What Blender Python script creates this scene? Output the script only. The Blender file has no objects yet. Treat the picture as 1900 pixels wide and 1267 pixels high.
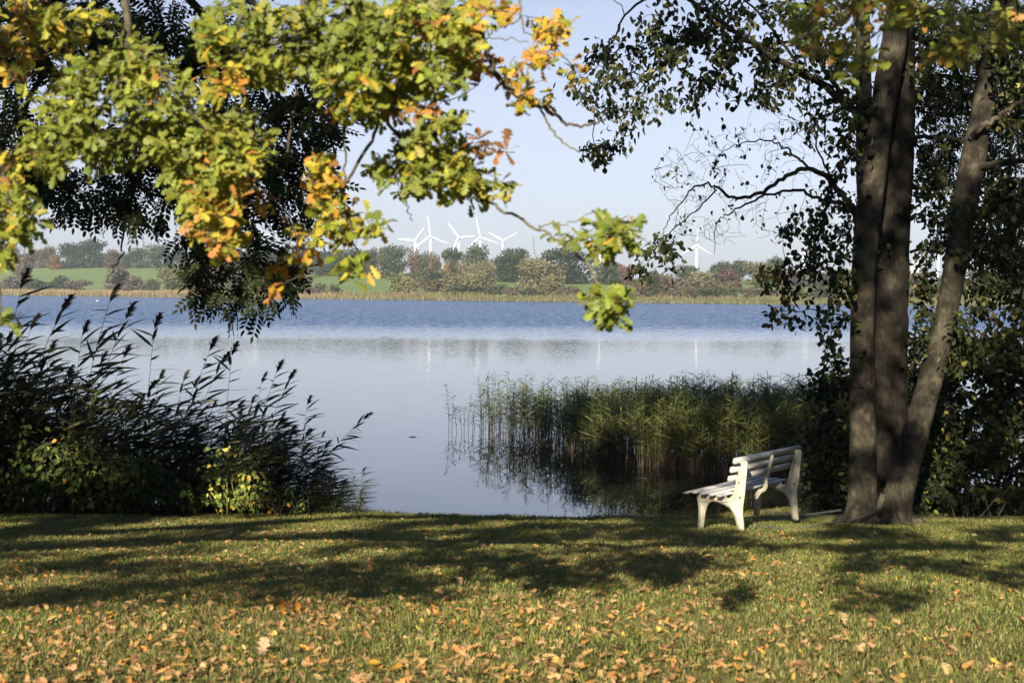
import bpy, math, random
import numpy as np
from mathutils import Matrix, Vector

random.seed(7)
RNG = np.random.default_rng(11)
S = bpy.context.scene
C = S.collection

# ------------------------------------------------------------------ camera
PW, PH, FPX = 1900.0, 1267.0, 2639.0      # photograph size and focal length in its pixels (50 mm on full frame)
CAMZ = 3.4                                 # eye height over the lake (lake level is z = 0)
PITCH = math.atan((PH / 2 - 538.0) / FPX)
ROLL = math.radians(0.30)
_f = np.array([0, math.cos(PITCH), -math.sin(PITCH)])
_u0 = np.array([0, math.sin(PITCH), math.cos(PITCH)])
_x0 = np.array([1.0, 0, 0])
_r = math.cos(ROLL) * _x0 + math.sin(ROLL) * _u0
_u = math.cos(ROLL) * _u0 - math.sin(ROLL) * _x0
cam_d = bpy.data.cameras.new("camera")
cam = bpy.data.objects.new("camera", cam_d)
C.objects.link(cam)
cam.matrix_world = Matrix(((_r[0], _u[0], -_f[0], 0), (_r[1], _u[1], -_f[1], 0), (_r[2], _u[2], -_f[2], CAMZ), (0, 0, 0, 1)))
cam_d.sensor_width = 36.0
cam_d.lens = 36.0 * FPX / PW
cam_d.clip_start, cam_d.clip_end = 0.05, 20000
cam_d.dof.use_dof = True
cam_d.dof.focus_distance = 22.0
cam_d.dof.aperture_fstop = 4.8
S.camera = cam

# ------------------------------------------------------------------ light
SUN_EL, SUN_AZ = math.radians(25.0), math.radians(15.0)      # sun behind the camera, a little to its left
TRAV = np.array([math.sin(SUN_AZ) * math.cos(SUN_EL), math.cos(SUN_AZ) * math.cos(SUN_EL), -math.sin(SUN_EL)])
TOSUN = -TRAV
sd = bpy.data.lights.new("sun", "SUN")
sd.energy = 5.0
sd.angle = math.radians(0.5)
sd.color = (1.0, 0.90, 0.74)
so = bpy.data.objects.new("sun", sd)
C.objects.link(so)
so.rotation_euler = Vector(TOSUN).to_track_quat('Z', 'Y').to_euler()
w = bpy.data.worlds.new("World")
S.world = w
w.use_nodes = True
nt = w.node_tree
sky = nt.nodes.new("ShaderNodeTexSky")
sky.sky_type = 'NISHITA'
sky.sun_disc = False
sky.sun_elevation = SUN_EL
sky.sun_rotation = math.atan2(TOSUN[0], TOSUN[1])
sky.altitude = 0
sky.air_density, sky.dust_density, sky.ozone_density = 1.0, 0.7, 6.0
nt.nodes["Background"].inputs[1].default_value = 0.05
hs = nt.nodes.new("ShaderNodeHueSaturation")            # a thin autumn veil: paler and a little more lavender than clear air
hs.inputs["Saturation"].default_value = 0.50
hs.inputs["Value"].default_value = 1.0
tint = nt.nodes.new("ShaderNodeVectorMath"); tint.operation = 'MULTIPLY'
tm = nt.nodes.new("ShaderNodeMix"); tm.data_type = 'VECTOR'
tm.inputs[4].default_value = (1.035, .99, 1.075); tm.inputs[5].default_value = (.88, .98, 1.12)
wc = nt.nodes.new("ShaderNodeTexCoord")                  # the veil lies low: it thins out with height
wz = nt.nodes.new("ShaderNodeSeparateXYZ")
wm = nt.nodes.new("ShaderNodeMapRange")
wm.inputs[1].default_value, wm.inputs[2].default_value, wm.inputs[3].default_value, wm.inputs[4].default_value = .18, .5, .5, 1.0
nt.links.new(wc.outputs["Generated"], wz.inputs[0])
nt.links.new(wz.outputs["Z"], wm.inputs[0])
nt.links.new(wm.outputs[0], hs.inputs["Saturation"])
wt = nt.nodes.new("ShaderNodeMapRange")
wt.inputs[1].default_value, wt.inputs[2].default_value = .12, .45
nt.links.new(wz.outputs["Z"], wt.inputs[0])
nt.links.new(wt.outputs[0], tm.inputs[0])
nt.links.new(tm.outputs[1], tint.inputs[1])
nt.links.new(sky.outputs[0], hs.inputs["Color"])
nt.links.new(hs.outputs[0], tint.inputs[0])
nt.links.new(tint.outputs[0], nt.nodes["Background"].inputs[0])
S.view_settings.view_transform = 'Standard'
S.view_settings.look = 'None'
S.view_settings.exposure = 1.25
S.view_settings.gamma = 1.0
S.view_settings.use_curve_mapping = False
S.cycles.use_denoising = True
S.cycles.max_bounces = 6
S.cycles.diffuse_bounces = 3
S.cycles.glossy_bounces = 3
S.cycles.transmission_bounces = 3
S.cycles.volume_bounces = 0
S.cycles.sample_clamp_indirect = 4.0


# ------------------------------------------------------------------ helpers
def P(px, py, Y):
    """The point seen at pixel (px, py) of the photograph at distance Y along the view."""
    d = _f + _r * ((px - PW / 2) / FPX) + _u * ((PH / 2 - py) / FPX)
    return np.array([0, 0, CAMZ]) + d * (Y / d[1])


def norm(v):
    return v / np.maximum(np.linalg.norm(v, axis=-1, keepdims=True), 1e-9)


def frames(d, n):
    """Rotation matrices whose columns are side, direction d (leaf length), normal n."""
    d = norm(d)
    s = norm(np.cross(d, n))
    n2 = np.cross(s, d)
    return np.stack([s, d, n2], axis=-1)


class Bag:
    """Collects geometry, then links it as one mesh object."""

    def __init__(self):
        self.V, self.L, self.Z, self.Cc, self.n = [], [], [], [], 0
        self.M = []

    def add(self, V, loops, sizes, col, mi=0):
        V = np.asarray(V, dtype=np.float32).reshape(-1, 3)
        self.V.append(V)
        self.L.append(np.asarray(loops, dtype=np.int64).ravel() + self.n)
        sizes = np.asarray(sizes, dtype=np.int64).ravel()
        self.Z.append(sizes)
        self.M.append(np.full(len(sizes), mi, dtype=np.int32))
        col = np.asarray(col, dtype=np.float32)
        if col.ndim == 1:
            col = np.repeat(col[None, :3], len(V), 0)
        self.Cc.append(col[:, :3])
        self.n += len(V)

    def inst(self, tpl, R, T, scale, cols, mi=0):
        """tpl = (V, loops, sizes[, shade]); R (N,3,3), T (N,3), scale (N,) or (N,3), cols (N,3)."""
        V, lp, sz = tpl[0], tpl[1], tpl[2]
        N = len(T)
        if N == 0:
            return
        scale = np.asarray(scale, dtype=float)
        if scale.ndim == 1:
            scale = np.repeat(scale[:, None], 3, 1)
        W = np.einsum('nij,nkj->nki', R, V[None] * scale[:, None, :]) + T[:, None, :]
        off = (np.arange(N) * len(V))[:, None]
        L = (lp[None, :] + off).ravel()
        col = np.repeat(cols, len(V), 0)
        if len(tpl) > 3:
            col = col * np.tile(tpl[3], N)[:, None]
        self.add(W.reshape(-1, 3), L, np.tile(sz, N), col, mi)

    def tube(self, pts, rad, sides=6, col=(.1, .08, .06), mi=0, cap=True, wob=0.0):
        pts = np.asarray(pts, float)
        n = len(pts)
        rad = np.broadcast_to(np.asarray(rad, float), (n,))
        t = np.gradient(pts, axis=0)
        t = norm(t)
        ref = np.array([0.0, 0, 1]) if abs(t[0][2]) < 0.9 else np.array([1.0, 0, 0])
        a = norm(np.cross(t, ref))
        for i in range(1, n):                   # keep the frame from flipping
            p = a[i - 1] - t[i] * np.dot(a[i - 1], t[i])
            a[i] = p / max(np.linalg.norm(p), 1e-9)
        b = np.cross(t, a)
        th = np.linspace(0, 2 * math.pi, sides, endpoint=False)
        r = rad[:, None] * np.ones((1, sides))
        if wob:
            r = r * (1 + wob * RNG.normal(size=r.shape))
        ring = pts[:, None, :] + r[..., None] * (np.cos(th)[None, :, None] * a[:, None, :] + np.sin(th)[None, :, None] * b[:, None, :])
        i = np.arange(n - 1)[:, None]
        j = np.arange(sides)[None, :]
        k = (j + 1) % sides
        q = np.stack([i * sides + j, i * sides + k, (i + 1) * sides + k, (i + 1) * sides + j], -1).reshape(-1, 4)
        lo, sz = list(q.ravel()), [4] * len(q)
        if cap and sides > 2:
            lo += list(range((n - 1) * sides, n * sides)) + list(range(sides - 1, -1, -1))
            sz += [sides, sides]
        self.add(ring.reshape(-1, 3), lo, sz, col, mi)

    def box(self, c, h, R=None, col=(1, 1, 1), mi=0, bev=0.0):
        h = np.asarray(h, float)
        c = np.asarray(c, float)
        R = np.eye(3) if R is None else np.asarray(R)
        if bev <= 0:
            v = np.array([[x, y, z] for x in (-1, 1) for y in (-1, 1) for z in (-1, 1)], float) * h
            f = [0, 1, 3, 2, 4, 6, 7, 5, 0, 4, 5, 1, 2, 3, 7, 6, 0, 2, 6, 4, 1, 5, 7, 3]
            self.add(v @ R.T + c, f, [4] * 6, col, mi)
            return
        bm_v, bm_f = bev_box(h, bev)
        self.add(bm_v @ R.T + c, [i for f in bm_f for i in f], [len(f) for f in bm_f], col, mi)

    def prism(self, prof, y0, y1, col=(1, 1, 1), mi=0, bev=0.006):
        """A plate: outline prof [(x, z)] from y0 to y1, its edges rounded over by bev."""
        import bmesh
        bm = bmesh.new()
        vs = [bm.verts.new((x, y0, z)) for x, z in prof]
        f = bm.faces.new(vs)
        r = bmesh.ops.extrude_face_region(bm, geom=[f])
        nv = [g for g in r['geom'] if isinstance(g, bmesh.types.BMVert)]
        for v in nv:
            v.co.y += y1 - y0
        bmesh.ops.recalc_face_normals(bm, faces=bm.faces)
        if bev:
            bmesh.ops.bevel(bm, geom=list(bm.edges), offset=bev, segments=2, affect='EDGES', clamp_overlap=True)
        bm.verts.index_update()
        v = np.array([q.co[:] for q in bm.verts])
        fl = [[q.index for q in g.verts] for g in bm.faces]
        bm.free()
        self.add(v, [i for g in fl for i in g], [len(g) for g in fl], col, mi)

    def build(self, name, mats, parent=None, smooth=False, col=None):
        me = bpy.data.meshes.new(name)
        V = np.concatenate(self.V)
        L = np.concatenate(self.L).astype(np.int32)
        Z = np.concatenate(self.Z).astype(np.int32)
        me.vertices.add(len(V))
        me.vertices.foreach_set("co", V.ravel())
        me.loops.add(len(L))
        me.loops.foreach_set("vertex_index", L)
        me.polygons.add(len(Z))
        st = np.concatenate([[0], np.cumsum(Z)[:-1]]).astype(np.int32)
        me.polygons.foreach_set("loop_start", st)
        me.polygons.foreach_set("loop_total", Z)
        me.polygons.foreach_set("material_index", np.concatenate(self.M))
        if smooth:
            me.polygons.foreach_set("use_smooth", np.ones(len(Z), dtype=bool))
        at = me.color_attributes.new("Col", 'FLOAT_COLOR', 'POINT')
        cc = np.concatenate(self.Cc)
        at.data.foreach_set("color", np.concatenate([cc, np.ones((len(cc), 1), np.float32)], 1).astype(np.float32).ravel())
        me.update(calc_edges=True)
        for m in (mats if isinstance(mats, (list, tuple)) else [mats]):
            me.materials.append(m)
        o = bpy.data.objects.new(name, me)
        C.objects.link(o)
        if parent is not None:
            o.parent = parent
        return o


def bev_box(h, b):
    import bmesh
    bm = bmesh.new()
    bmesh.ops.create_cube(bm, size=2.0)
    for v in bm.verts:
        v.co.x *= h[0]; v.co.y *= h[1]; v.co.z *= h[2]
    bmesh.ops.bevel(bm, geom=list(bm.edges), offset=b, segments=2, affect='EDGES')
    bm.verts.index_update()
    v = np.array([q.co[:] for q in bm.verts])
    f = [[q.index for q in g.verts] for g in bm.faces]
    bm.free()
    return v, f


def tag(o, label=None, cat=None, group=None, kind=None):
    if label: o["label"] = label
    if cat: o["category"] = cat
    if group: o["group"] = group
    if kind: o["kind"] = kind
    return o


def thing(name, label, cat, loc=(0, 0, 0), group=None):
    o = bpy.data.objects.new(name, None)
    C.objects.link(o)
    o.location = [float(v) for v in loc]
    o.empty_display_size = 0.2
    return tag(o, label, cat, group)


def copy_tree(root):
    r = root.copy(); C.objects.link(r)
    for ch in root.children:
        c = ch.copy(); C.objects.link(c); c.parent = r
        for g in ch.children:
            d = g.copy(); C.objects.link(d); d.parent = c
    return r


ONES = "first second third fourth fifth sixth seventh eighth ninth tenth eleventh twelfth thirteenth fourteenth fifteenth sixteenth seventeenth eighteenth nineteenth".split()
TENS = {2: "twent", 3: "thirt", 4: "fort", 5: "fift", 6: "sixt", 7: "sevent"}


def ordinal(n):
    if n < 20: return ONES[n - 1]
    t, o = divmod(n, 10)
    return TENS[t] + "ieth" if o == 0 else TENS[t] + "y-" + ONES[o - 1]


# value noise for layouts
_perm = np.random.default_rng(5).random((256, 256))


def vnoise(x, y):
    x = np.asarray(x, float); y = np.asarray(y, float)
    xi, yi = np.floor(x).astype(int), np.floor(y).astype(int)
    fx, fy = x - xi, y - yi
    fx, fy = fx * fx * (3 - 2 * fx), fy * fy * (3 - 2 * fy)
    g = lambda a, b: _perm[a % 256, b % 256]
    return (g(xi, yi) * (1 - fx) + g(xi + 1, yi) * fx) * (1 - fy) + (g(xi, yi + 1) * (1 - fx) + g(xi + 1, yi + 1) * fx) * fy


def fbm(x, y, o=3):
    s, a, t = 0, 0.5, 0
    for k in range(o):
        s = s + a * vnoise(x * 2 ** k + 17.3 * k, y * 2 ** k + 9.1 * k); t += a; a *= .5
    return s / t


# ------------------------------------------------------------------ materials
def mat(name):
    m = bpy.data.materials.new(name)
    m.use_nodes = True
    return m, m.node_tree.nodes, m.node_tree.links, m.node_tree.nodes["Principled BSDF"]


def leaf_material(name, trans=0.3, rough=0.55, mott=0.25, scale=60.0, spec=0.3, objcol=False):
    m, N, L, b = mat(name)
    a = N.new("ShaderNodeAttribute"); a.attribute_name = "Col"
    src = a.outputs["Color"]
    if objcol:
        oi = N.new("ShaderNodeObjectInfo")
        mx = N.new("ShaderNodeMix"); mx.data_type = 'RGBA'; mx.blend_type = 'MULTIPLY'; mx.inputs[0].default_value = 1
        L.new(src, mx.inputs[6]); L.new(oi.outputs["Color"], mx.inputs[7]); src = mx.outputs[2]
    tc = N.new("ShaderNodeTexCoord")
    nz = N.new("ShaderNodeTexNoise"); nz.inputs["Scale"].default_value = scale; nz.inputs["Detail"].default_value = 2
    L.new(tc.outputs["Object"], nz.inputs["Vector"])
    mr = N.new("ShaderNodeMapRange"); mr.inputs[1].default_value = .3; mr.inputs[2].default_value = .7
    mr.inputs[3].default_value = 1 - mott; mr.inputs[4].default_value = 1 + mott
    L.new(nz.outputs[0], mr.inputs[0])
    vm = N.new("ShaderNodeVectorMath"); vm.operation = 'SCALE'
    L.new(src, vm.inputs[0]); L.new(mr.outputs[0], vm.inputs["Scale"])
    L.new(vm.outputs[0], b.inputs["Base Color"])
    b.inputs["Roughness"].default_value = rough
    b.inputs["Specular IOR Level"].default_value = spec
    if trans > 0:
        tr = N.new("ShaderNodeBsdfTranslucent")
        L.new(vm.outputs[0], tr.inputs["Color"])
        ms = N.new("ShaderNodeMixShader"); ms.inputs[0].default_value = trans
        L.new(b.outputs[0], ms.inputs[1]); L.new(tr.outputs[0], ms.inputs[2])
        L.new(ms.outputs[0], N["Material Output"].inputs["Surface"])
    return m


def bark_material(name, c1, c2, c3, scale=6.0, bump=0.6, ridges=8.0):
    m, N, L, b = mat(name)
    tc = N.new("ShaderNodeTexCoord")
    mp = N.new("ShaderNodeMapping"); mp.inputs["Scale"].default_value = (1, 1, .22)
    L.new(tc.outputs["Object"], mp.inputs[0])
    n1 = N.new("ShaderNodeTexNoise"); n1.inputs["Scale"].default_value = scale; n1.inputs["Detail"].default_value = 5
    L.new(tc.outputs["Object"], n1.inputs["Vector"])
    n2 = N.new("ShaderNodeTexNoise"); n2.inputs["Scale"].default_value = scale * ridges; n2.inputs["Detail"].default_value = 4
    L.new(mp.outputs[0], n2.inputs["Vector"])
    cr = N.new("ShaderNodeValToRGB")
    cr.color_ramp.elements[0].position = .42; cr.color_ramp.elements[0].color = (*c1, 1)
    cr.color_ramp.elements[1].position = .58; cr.color_ramp.elements[1].color = (*c2, 1)
    e = cr.color_ramp.elements.new(.68); e.color = (*c3, 1)
    L.new(n1.outputs[0], cr.inputs[0])
    mr = N.new("ShaderNodeMapRange"); mr.inputs[1].default_value = .3; mr.inputs[2].default_value = .7; mr.inputs[3].default_value = .55; mr.inputs[4].default_value = 1.25
    L.new(n2.outputs[0], mr.inputs[0])
    vm = N.new("ShaderNodeVectorMath"); vm.operation = 'SCALE'
    L.new(cr.outputs[0], vm.inputs[0]); L.new(mr.outputs[0], vm.inputs["Scale"])
    n4 = N.new("ShaderNodeTexNoise"); n4.inputs["Scale"].default_value = scale * 2.3; n4.inputs["Detail"].default_value = 9; n4.inputs["Roughness"].default_value = .7
    L.new(tc.outputs["Object"], n4.inputs["Vector"])
    mk = N.new("ShaderNodeMapRange"); mk.inputs[1].default_value = .56; mk.inputs[2].default_value = .66; mk.inputs[4].default_value = .55
    L.new(n4.outputs[0], mk.inputs[0])
    ml = N.new("ShaderNodeMix"); ml.data_type = 'RGBA'; ml.inputs[7].default_value = (c3[0] * .85, c3[1] * .95, c3[2] * .62, 1)
    L.new(mk.outputs[0], ml.inputs[0]); L.new(vm.outputs[0], ml.inputs[6])
    L.new(ml.outputs[2], b.inputs["Base Color"])
    b.inputs["Roughness"].default_value = .9
    b.inputs["Specular IOR Level"].default_value = .2
    bp = N.new("ShaderNodeBump"); bp.inputs["Strength"].default_value = bump; bp.inputs["Distance"].default_value = .02
    L.new(n2.outputs[0], bp.inputs["Height"]); L.new(bp.outputs[0], b.inputs["Normal"])
    return m


M_OAKLEAF = leaf_material("oak_leaf", .38, .5, .22, 70)
M_ASHLEAF = leaf_material("ash_leaf", .10, .75, .2, 40, .12)
M_ALDERLEAF = leaf_material("alder_leaf", .2, .7, .3, 40, .15)
M_SHRUBLEAF = leaf_material("shrub_leaf", .2, .65, .25, 40, .2)
M_REED = leaf_material("reed_blade", .2, .65, .25, 25, .2)
M_GRASS = leaf_material("grass_blade", .42, .55, .2, 9)
M_DRYLEAF = leaf_material("dry_leaf", .15, .7, .28, 45, .15)
M_FARLEAF = leaf_material("far_foliage", .2, .8, .25, .5, .1, True)
M_FARREED = leaf_material("far_reed", .2, .8, .2, .3, .1)
M_TWIG = leaf_material("twig_bark", 0, .9, .4, 50, .15)
M_ALDERBARK = bark_material("alder_bark", (.021, .017, .0115), (.054, .045, .031), (.10, .086, .06), 5, .5, 9)
M_DARKBARK = bark_material("dark_furrowed_bark", (.013, .0105, .0075), (.03, .025, .018), (.05, .042, .03), 6, 1.0, 7)
M_OAKBARK = bark_material("oak_bark", (.05, .042, .03), (.11, .09, .06), (.16, .15, .09), 8, .9, 7)


def flat_material(name, col, rough=.5, metal=0, noise=.12, nscale=20, spec=.5):
    m, N, L, b = mat(name)
    tc = N.new("ShaderNodeTexCoord")
    nz = N.new("ShaderNodeTexNoise"); nz.inputs["Scale"].default_value = nscale; nz.inputs["Detail"].default_value = 6
    L.new(tc.outputs["Object"], nz.inputs["Vector"])
    mr = N.new("ShaderNodeMapRange"); mr.inputs[1].default_value = .3; mr.inputs[2].default_value = .7; mr.inputs[3].default_value = 1 - noise; mr.inputs[4].default_value = 1 + noise * .4
    L.new(nz.outputs[0], mr.inputs[0])
    vm = N.new("ShaderNodeVectorMath"); vm.operation = 'SCALE'; vm.inputs[0].default_value = col
    L.new(mr.outputs[0], vm.inputs["Scale"]); L.new(vm.outputs[0], b.inputs["Base Color"])
    b.inputs["Roughness"].default_value = rough; b.inputs["Metallic"].default_value = metal
    b.inputs["Specular IOR Level"].default_value = spec
    return m


def worn_paint(name, col, dirt, stretch):
    """Old paint: grime in streaks and chips where it has gone."""
    m, N, L, b = mat(name)
    tc = N.new("ShaderNodeTexCoord")
    mp = N.new("ShaderNodeMapping"); mp.inputs["Scale"].default_value = stretch
    L.new(tc.outputs["Object"], mp.inputs[0])
    n1 = N.new("ShaderNodeTexNoise"); n1.inputs["Scale"].default_value = 1.0; n1.inputs["Detail"].default_value = 8; n1.inputs["Roughness"].default_value = .65
    n2 = N.new("ShaderNodeTexNoise"); n2.inputs["Scale"].default_value = 5.0; n2.inputs["Detail"].default_value = 6
    L.new(mp.outputs[0], n1.inputs["Vector"]); L.new(mp.outputs[0], n2.inputs["Vector"])
    r1 = N.new("ShaderNodeMapRange"); r1.inputs[1].default_value = .48; r1.inputs[2].default_value = .78; r1.inputs[4].default_value = .7
    r2 = N.new("ShaderNodeMapRange"); r2.inputs[1].default_value = .63; r2.inputs[2].default_value = .69; r2.inputs[4].default_value = .8
    L.new(n1.outputs[0], r1.inputs[0]); L.new(n2.outputs[0], r2.inputs[0])
    m1 = N.new("ShaderNodeMix"); m1.data_type = 'RGBA'; m1.inputs[6].default_value = (*col, 1); m1.inputs[7].default_value = (*dirt, 1)
    m2 = N.new("ShaderNodeMix"); m2.data_type = 'RGBA'; m2.inputs[7].default_value = (dirt[0] * .8, dirt[1] * .75, dirt[2] * .7, 1)
    L.new(r1.outputs[0], m1.inputs[0]); L.new(m1.outputs[2], m2.inputs[6]); L.new(r2.outputs[0], m2.inputs[0])
    L.new(m2.outputs[2], b.inputs["Base Color"])
    b.inputs["Roughness"].default_value = .6; b.inputs["Specular IOR Level"].default_value = .3
    bp = N.new("ShaderNodeBump"); bp.inputs["Strength"].default_value = .25; bp.inputs["Distance"].default_value = .004
    L.new(n2.outputs[0], bp.inputs["Height"]); L.new(bp.outputs[0], b.inputs["Normal"])
    return m


M_BENCHWOOD = worn_paint("white_bench_paint", (.48, .475, .46), (.15, .14, .09), (9, 1.2, 9))
M_BENCHCAST = worn_paint("cream_cast_paint", (.46, .42, .325), (.15, .13, .08), (7, 7, 3))
M_CHAIN = flat_material("galvanised_steel", (.16, .155, .145), .6, .5, .3, 60)
M_IRON = flat_material("dark_iron", (.05, .045, .04), .6, .6, .3, 40)
M_POST = flat_material("weathered_post", (.025, .02, .017), .9, 0, .4, 20)
M_TURBINE = flat_material("turbine_white", (.82, .82, .82), .4, 0, .03, .1)
M_SILO = flat_material("silo_render", (.72, .71, .68), .8, 0, .08, .2)
M_BIRD = flat_material("white_feathers", (.8, .8, .78), .8, 0, .05, 5)


# ------------------------------------------------------------------ terrain
EX = np.array([-60, -12, -6, -3.2, -1.6, 1.2, 2.4, 3.4, 5, 8, 14, 60.])
EY = np.array([30, 22.5, 20.5, 19.0, 17.9, 17.6, 17.9, 19.2, 21.5, 24, 27, 40.])
SHX = np.array([-1600, -400, -215, 0, 65, 150, 400, 1600.])
SHY = np.array([1500, 720, 598, 417, 366, 345, 330, 330.])


def edge_y(x): return np.interp(x, EX, EY)
def shore_y(x): return np.interp(x, SHX, SHY)


def ground(x, y):
    x = np.asarray(x, float); y = np.asarray(y, float)
    e = edge_y(x) + .18 * (vnoise(x * 1.3, 3.1) - .5)
    near = np.where(y < 6.2, 1.7 + .02 * (6.2 - y), 1.7 - .1 * (y - 6.2))
    near = near + .05 * (fbm(x * .7, y * .7) - .5) + .03 * (vnoise(x * 2.2, y * 2.2) - .5)
    t = np.clip((y - e) / .9, 0, 1)
    bed = np.interp(y - e, [0, 1, 3, 20, 100], [0, -.45, -.7, -1.5, -3.0])
    near = near * (1 - t * t * (3 - 2 * t)) + bed * (t * t * (3 - 2 * t))
    sh = shore_y(x)
    tt = y - sh
    slope = np.interp(x, [-300, -170, -70, 30, 90, 250], [.078, .076, .058, .04, .04, .05])
    run = np.interp(x, [-300, -170, -70, 30, 90], [200, 200, 150, 150, 150])
    far = np.where(tt < 0, np.maximum(tt * .03, -3.0), 0.25 * np.clip(tt / 3, 0, 1) + .012 * np.clip(tt, 0, 22))
    far = far + slope * np.clip(tt - 22, 0, run) + .008 * np.clip(tt - 22 - run, 0, 1200)
    far = far + .5 * (fbm(x * .01, y * .01) - .5) * np.clip(tt / 60, 0, 1)
    k = np.clip((y - 60) / 60, 0, 1)
    return near * (1 - k) + far * k


def make_ground():
    a = np.arange(-14, 14.01, .22)
    ext = 14 * 1.13 ** np.arange(1, 40)
    ext = ext[ext < 1500]
    xs = np.concatenate([-ext[::-1], a, ext])
    ys = np.concatenate([np.arange(-40, 4, 2.0), np.arange(4, 30, .22), 30 * 1.06 ** np.arange(0, 48), np.arange(500, 900, 12), np.arange(900, 3100, 80)])
    ys = np.unique(np.round(np.concatenate([ys[ys < 500], np.arange(300, 500, 8), ys[ys >= 500]]), 2))
    X, Y = np.meshgrid(xs, ys)
    Z = ground(X, Y)
    nx, ny = len(xs), len(ys)
    i = np.arange(ny - 1)[:, None]; j = np.arange(nx - 1)[None, :]
    q = np.stack([i * nx + j, i * nx + j + 1, (i + 1) * nx + j + 1, (i + 1) * nx + j], -1).reshape(-1, 4)
    # zones: r = far field, g = shore soil / lake bed
    zone = np.zeros((ny, nx, 3))
    zone[..., 0] = np.clip((Y - shore_y(X) - 26) / 6, 0, 1)
    zone[..., 1] = np.clip((Y - edge_y(X) - .1) / .4, 0, 1) * (1 - zone[..., 0])
    b = Bag()
    b.add(np.stack([X, Y, Z], -1).reshape(-1, 3), q, [4] * len(q), zone.reshape(-1, 3))
    m, N, L, bs = mat("ground_soil_and_field")
    at = N.new("ShaderNodeAttribute"); at.attribute_name = "Col"
    sp = N.new("ShaderNodeSeparateColor"); L.new(at.outputs["Color"], sp.inputs[0])
    tc = N.new("ShaderNodeTexCoord")
    n1 = N.new("ShaderNodeTexNoise"); n1.inputs["Scale"].default_value = 1.1; n1.inputs["Detail"].default_value = 8
    n2 = N.new("ShaderNodeTexNoise"); n2.inputs["Scale"].default_value = .03; n2.inputs["Detail"].default_value = 6
    n3 = N.new("ShaderNodeTexNoise"); n3.inputs["Scale"].default_value = 45; n3.inputs["Detail"].default_value = 4
    for n in (n1, n2, n3): L.new(tc.outputs["Object"], n.inputs["Vector"])
    r1 = N.new("ShaderNodeValToRGB")
    r1.color_ramp.elements[0].position = .35; r1.color_ramp.elements[0].color = (.07, .075, .024, 1)
    r1.color_ramp.elements[1].position = .7; r1.color_ramp.elements[1].color = (.18, .16, .055, 1)
    L.new(n1.outputs[0], r1.inputs[0])
    r2 = N.new("ShaderNodeValToRGB")
    r2.color_ramp.elements[0].position = .3; r2.color_ramp.elements[0].color = (.115, .165, .052, 1)
    r2.color_ramp.elements[1].position = .7; r2.color_ramp.elements[1].color = (.15, .20, .065, 1)
    L.new(n2.outputs[0], r2.inputs[0])
    mxa = N.new("ShaderNodeMix"); mxa.data_type = 'RGBA'
    L.new(sp.outputs[1], mxa.inputs[0]); L.new(r1.outputs[0], mxa.inputs[6]); mxa.inputs[7].default_value = (.035, .03, .018, 1)
    mxb = N.new("ShaderNodeMix"); mxb.data_type = 'RGBA'
    L.new(sp.outputs[0], mxb.inputs[0]); L.new(mxa.outputs[2], mxb.inputs[6]); L.new(r2.outputs[0], mxb.inputs[7])
    L.new(mxb.outputs[2], bs.inputs["Base Color"])
    bs.inputs["Roughness"].default_value = .95; bs.inputs["Specular IOR Level"].default_value = .1
    bp = N.new("ShaderNodeBump"); bp.inputs["Strength"].default_value = .6; bp.inputs["Distance"].default_value = .03
    L.new(n3.outputs[0], bp.inputs["Height"]); L.new(bp.outputs[0], bs.inputs["Normal"])
    o = b.build("ground", m, smooth=True)
    tag(o, "grassy lawn sloping to the lake, with green fields beyond it", "ground", kind="structure")


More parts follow.
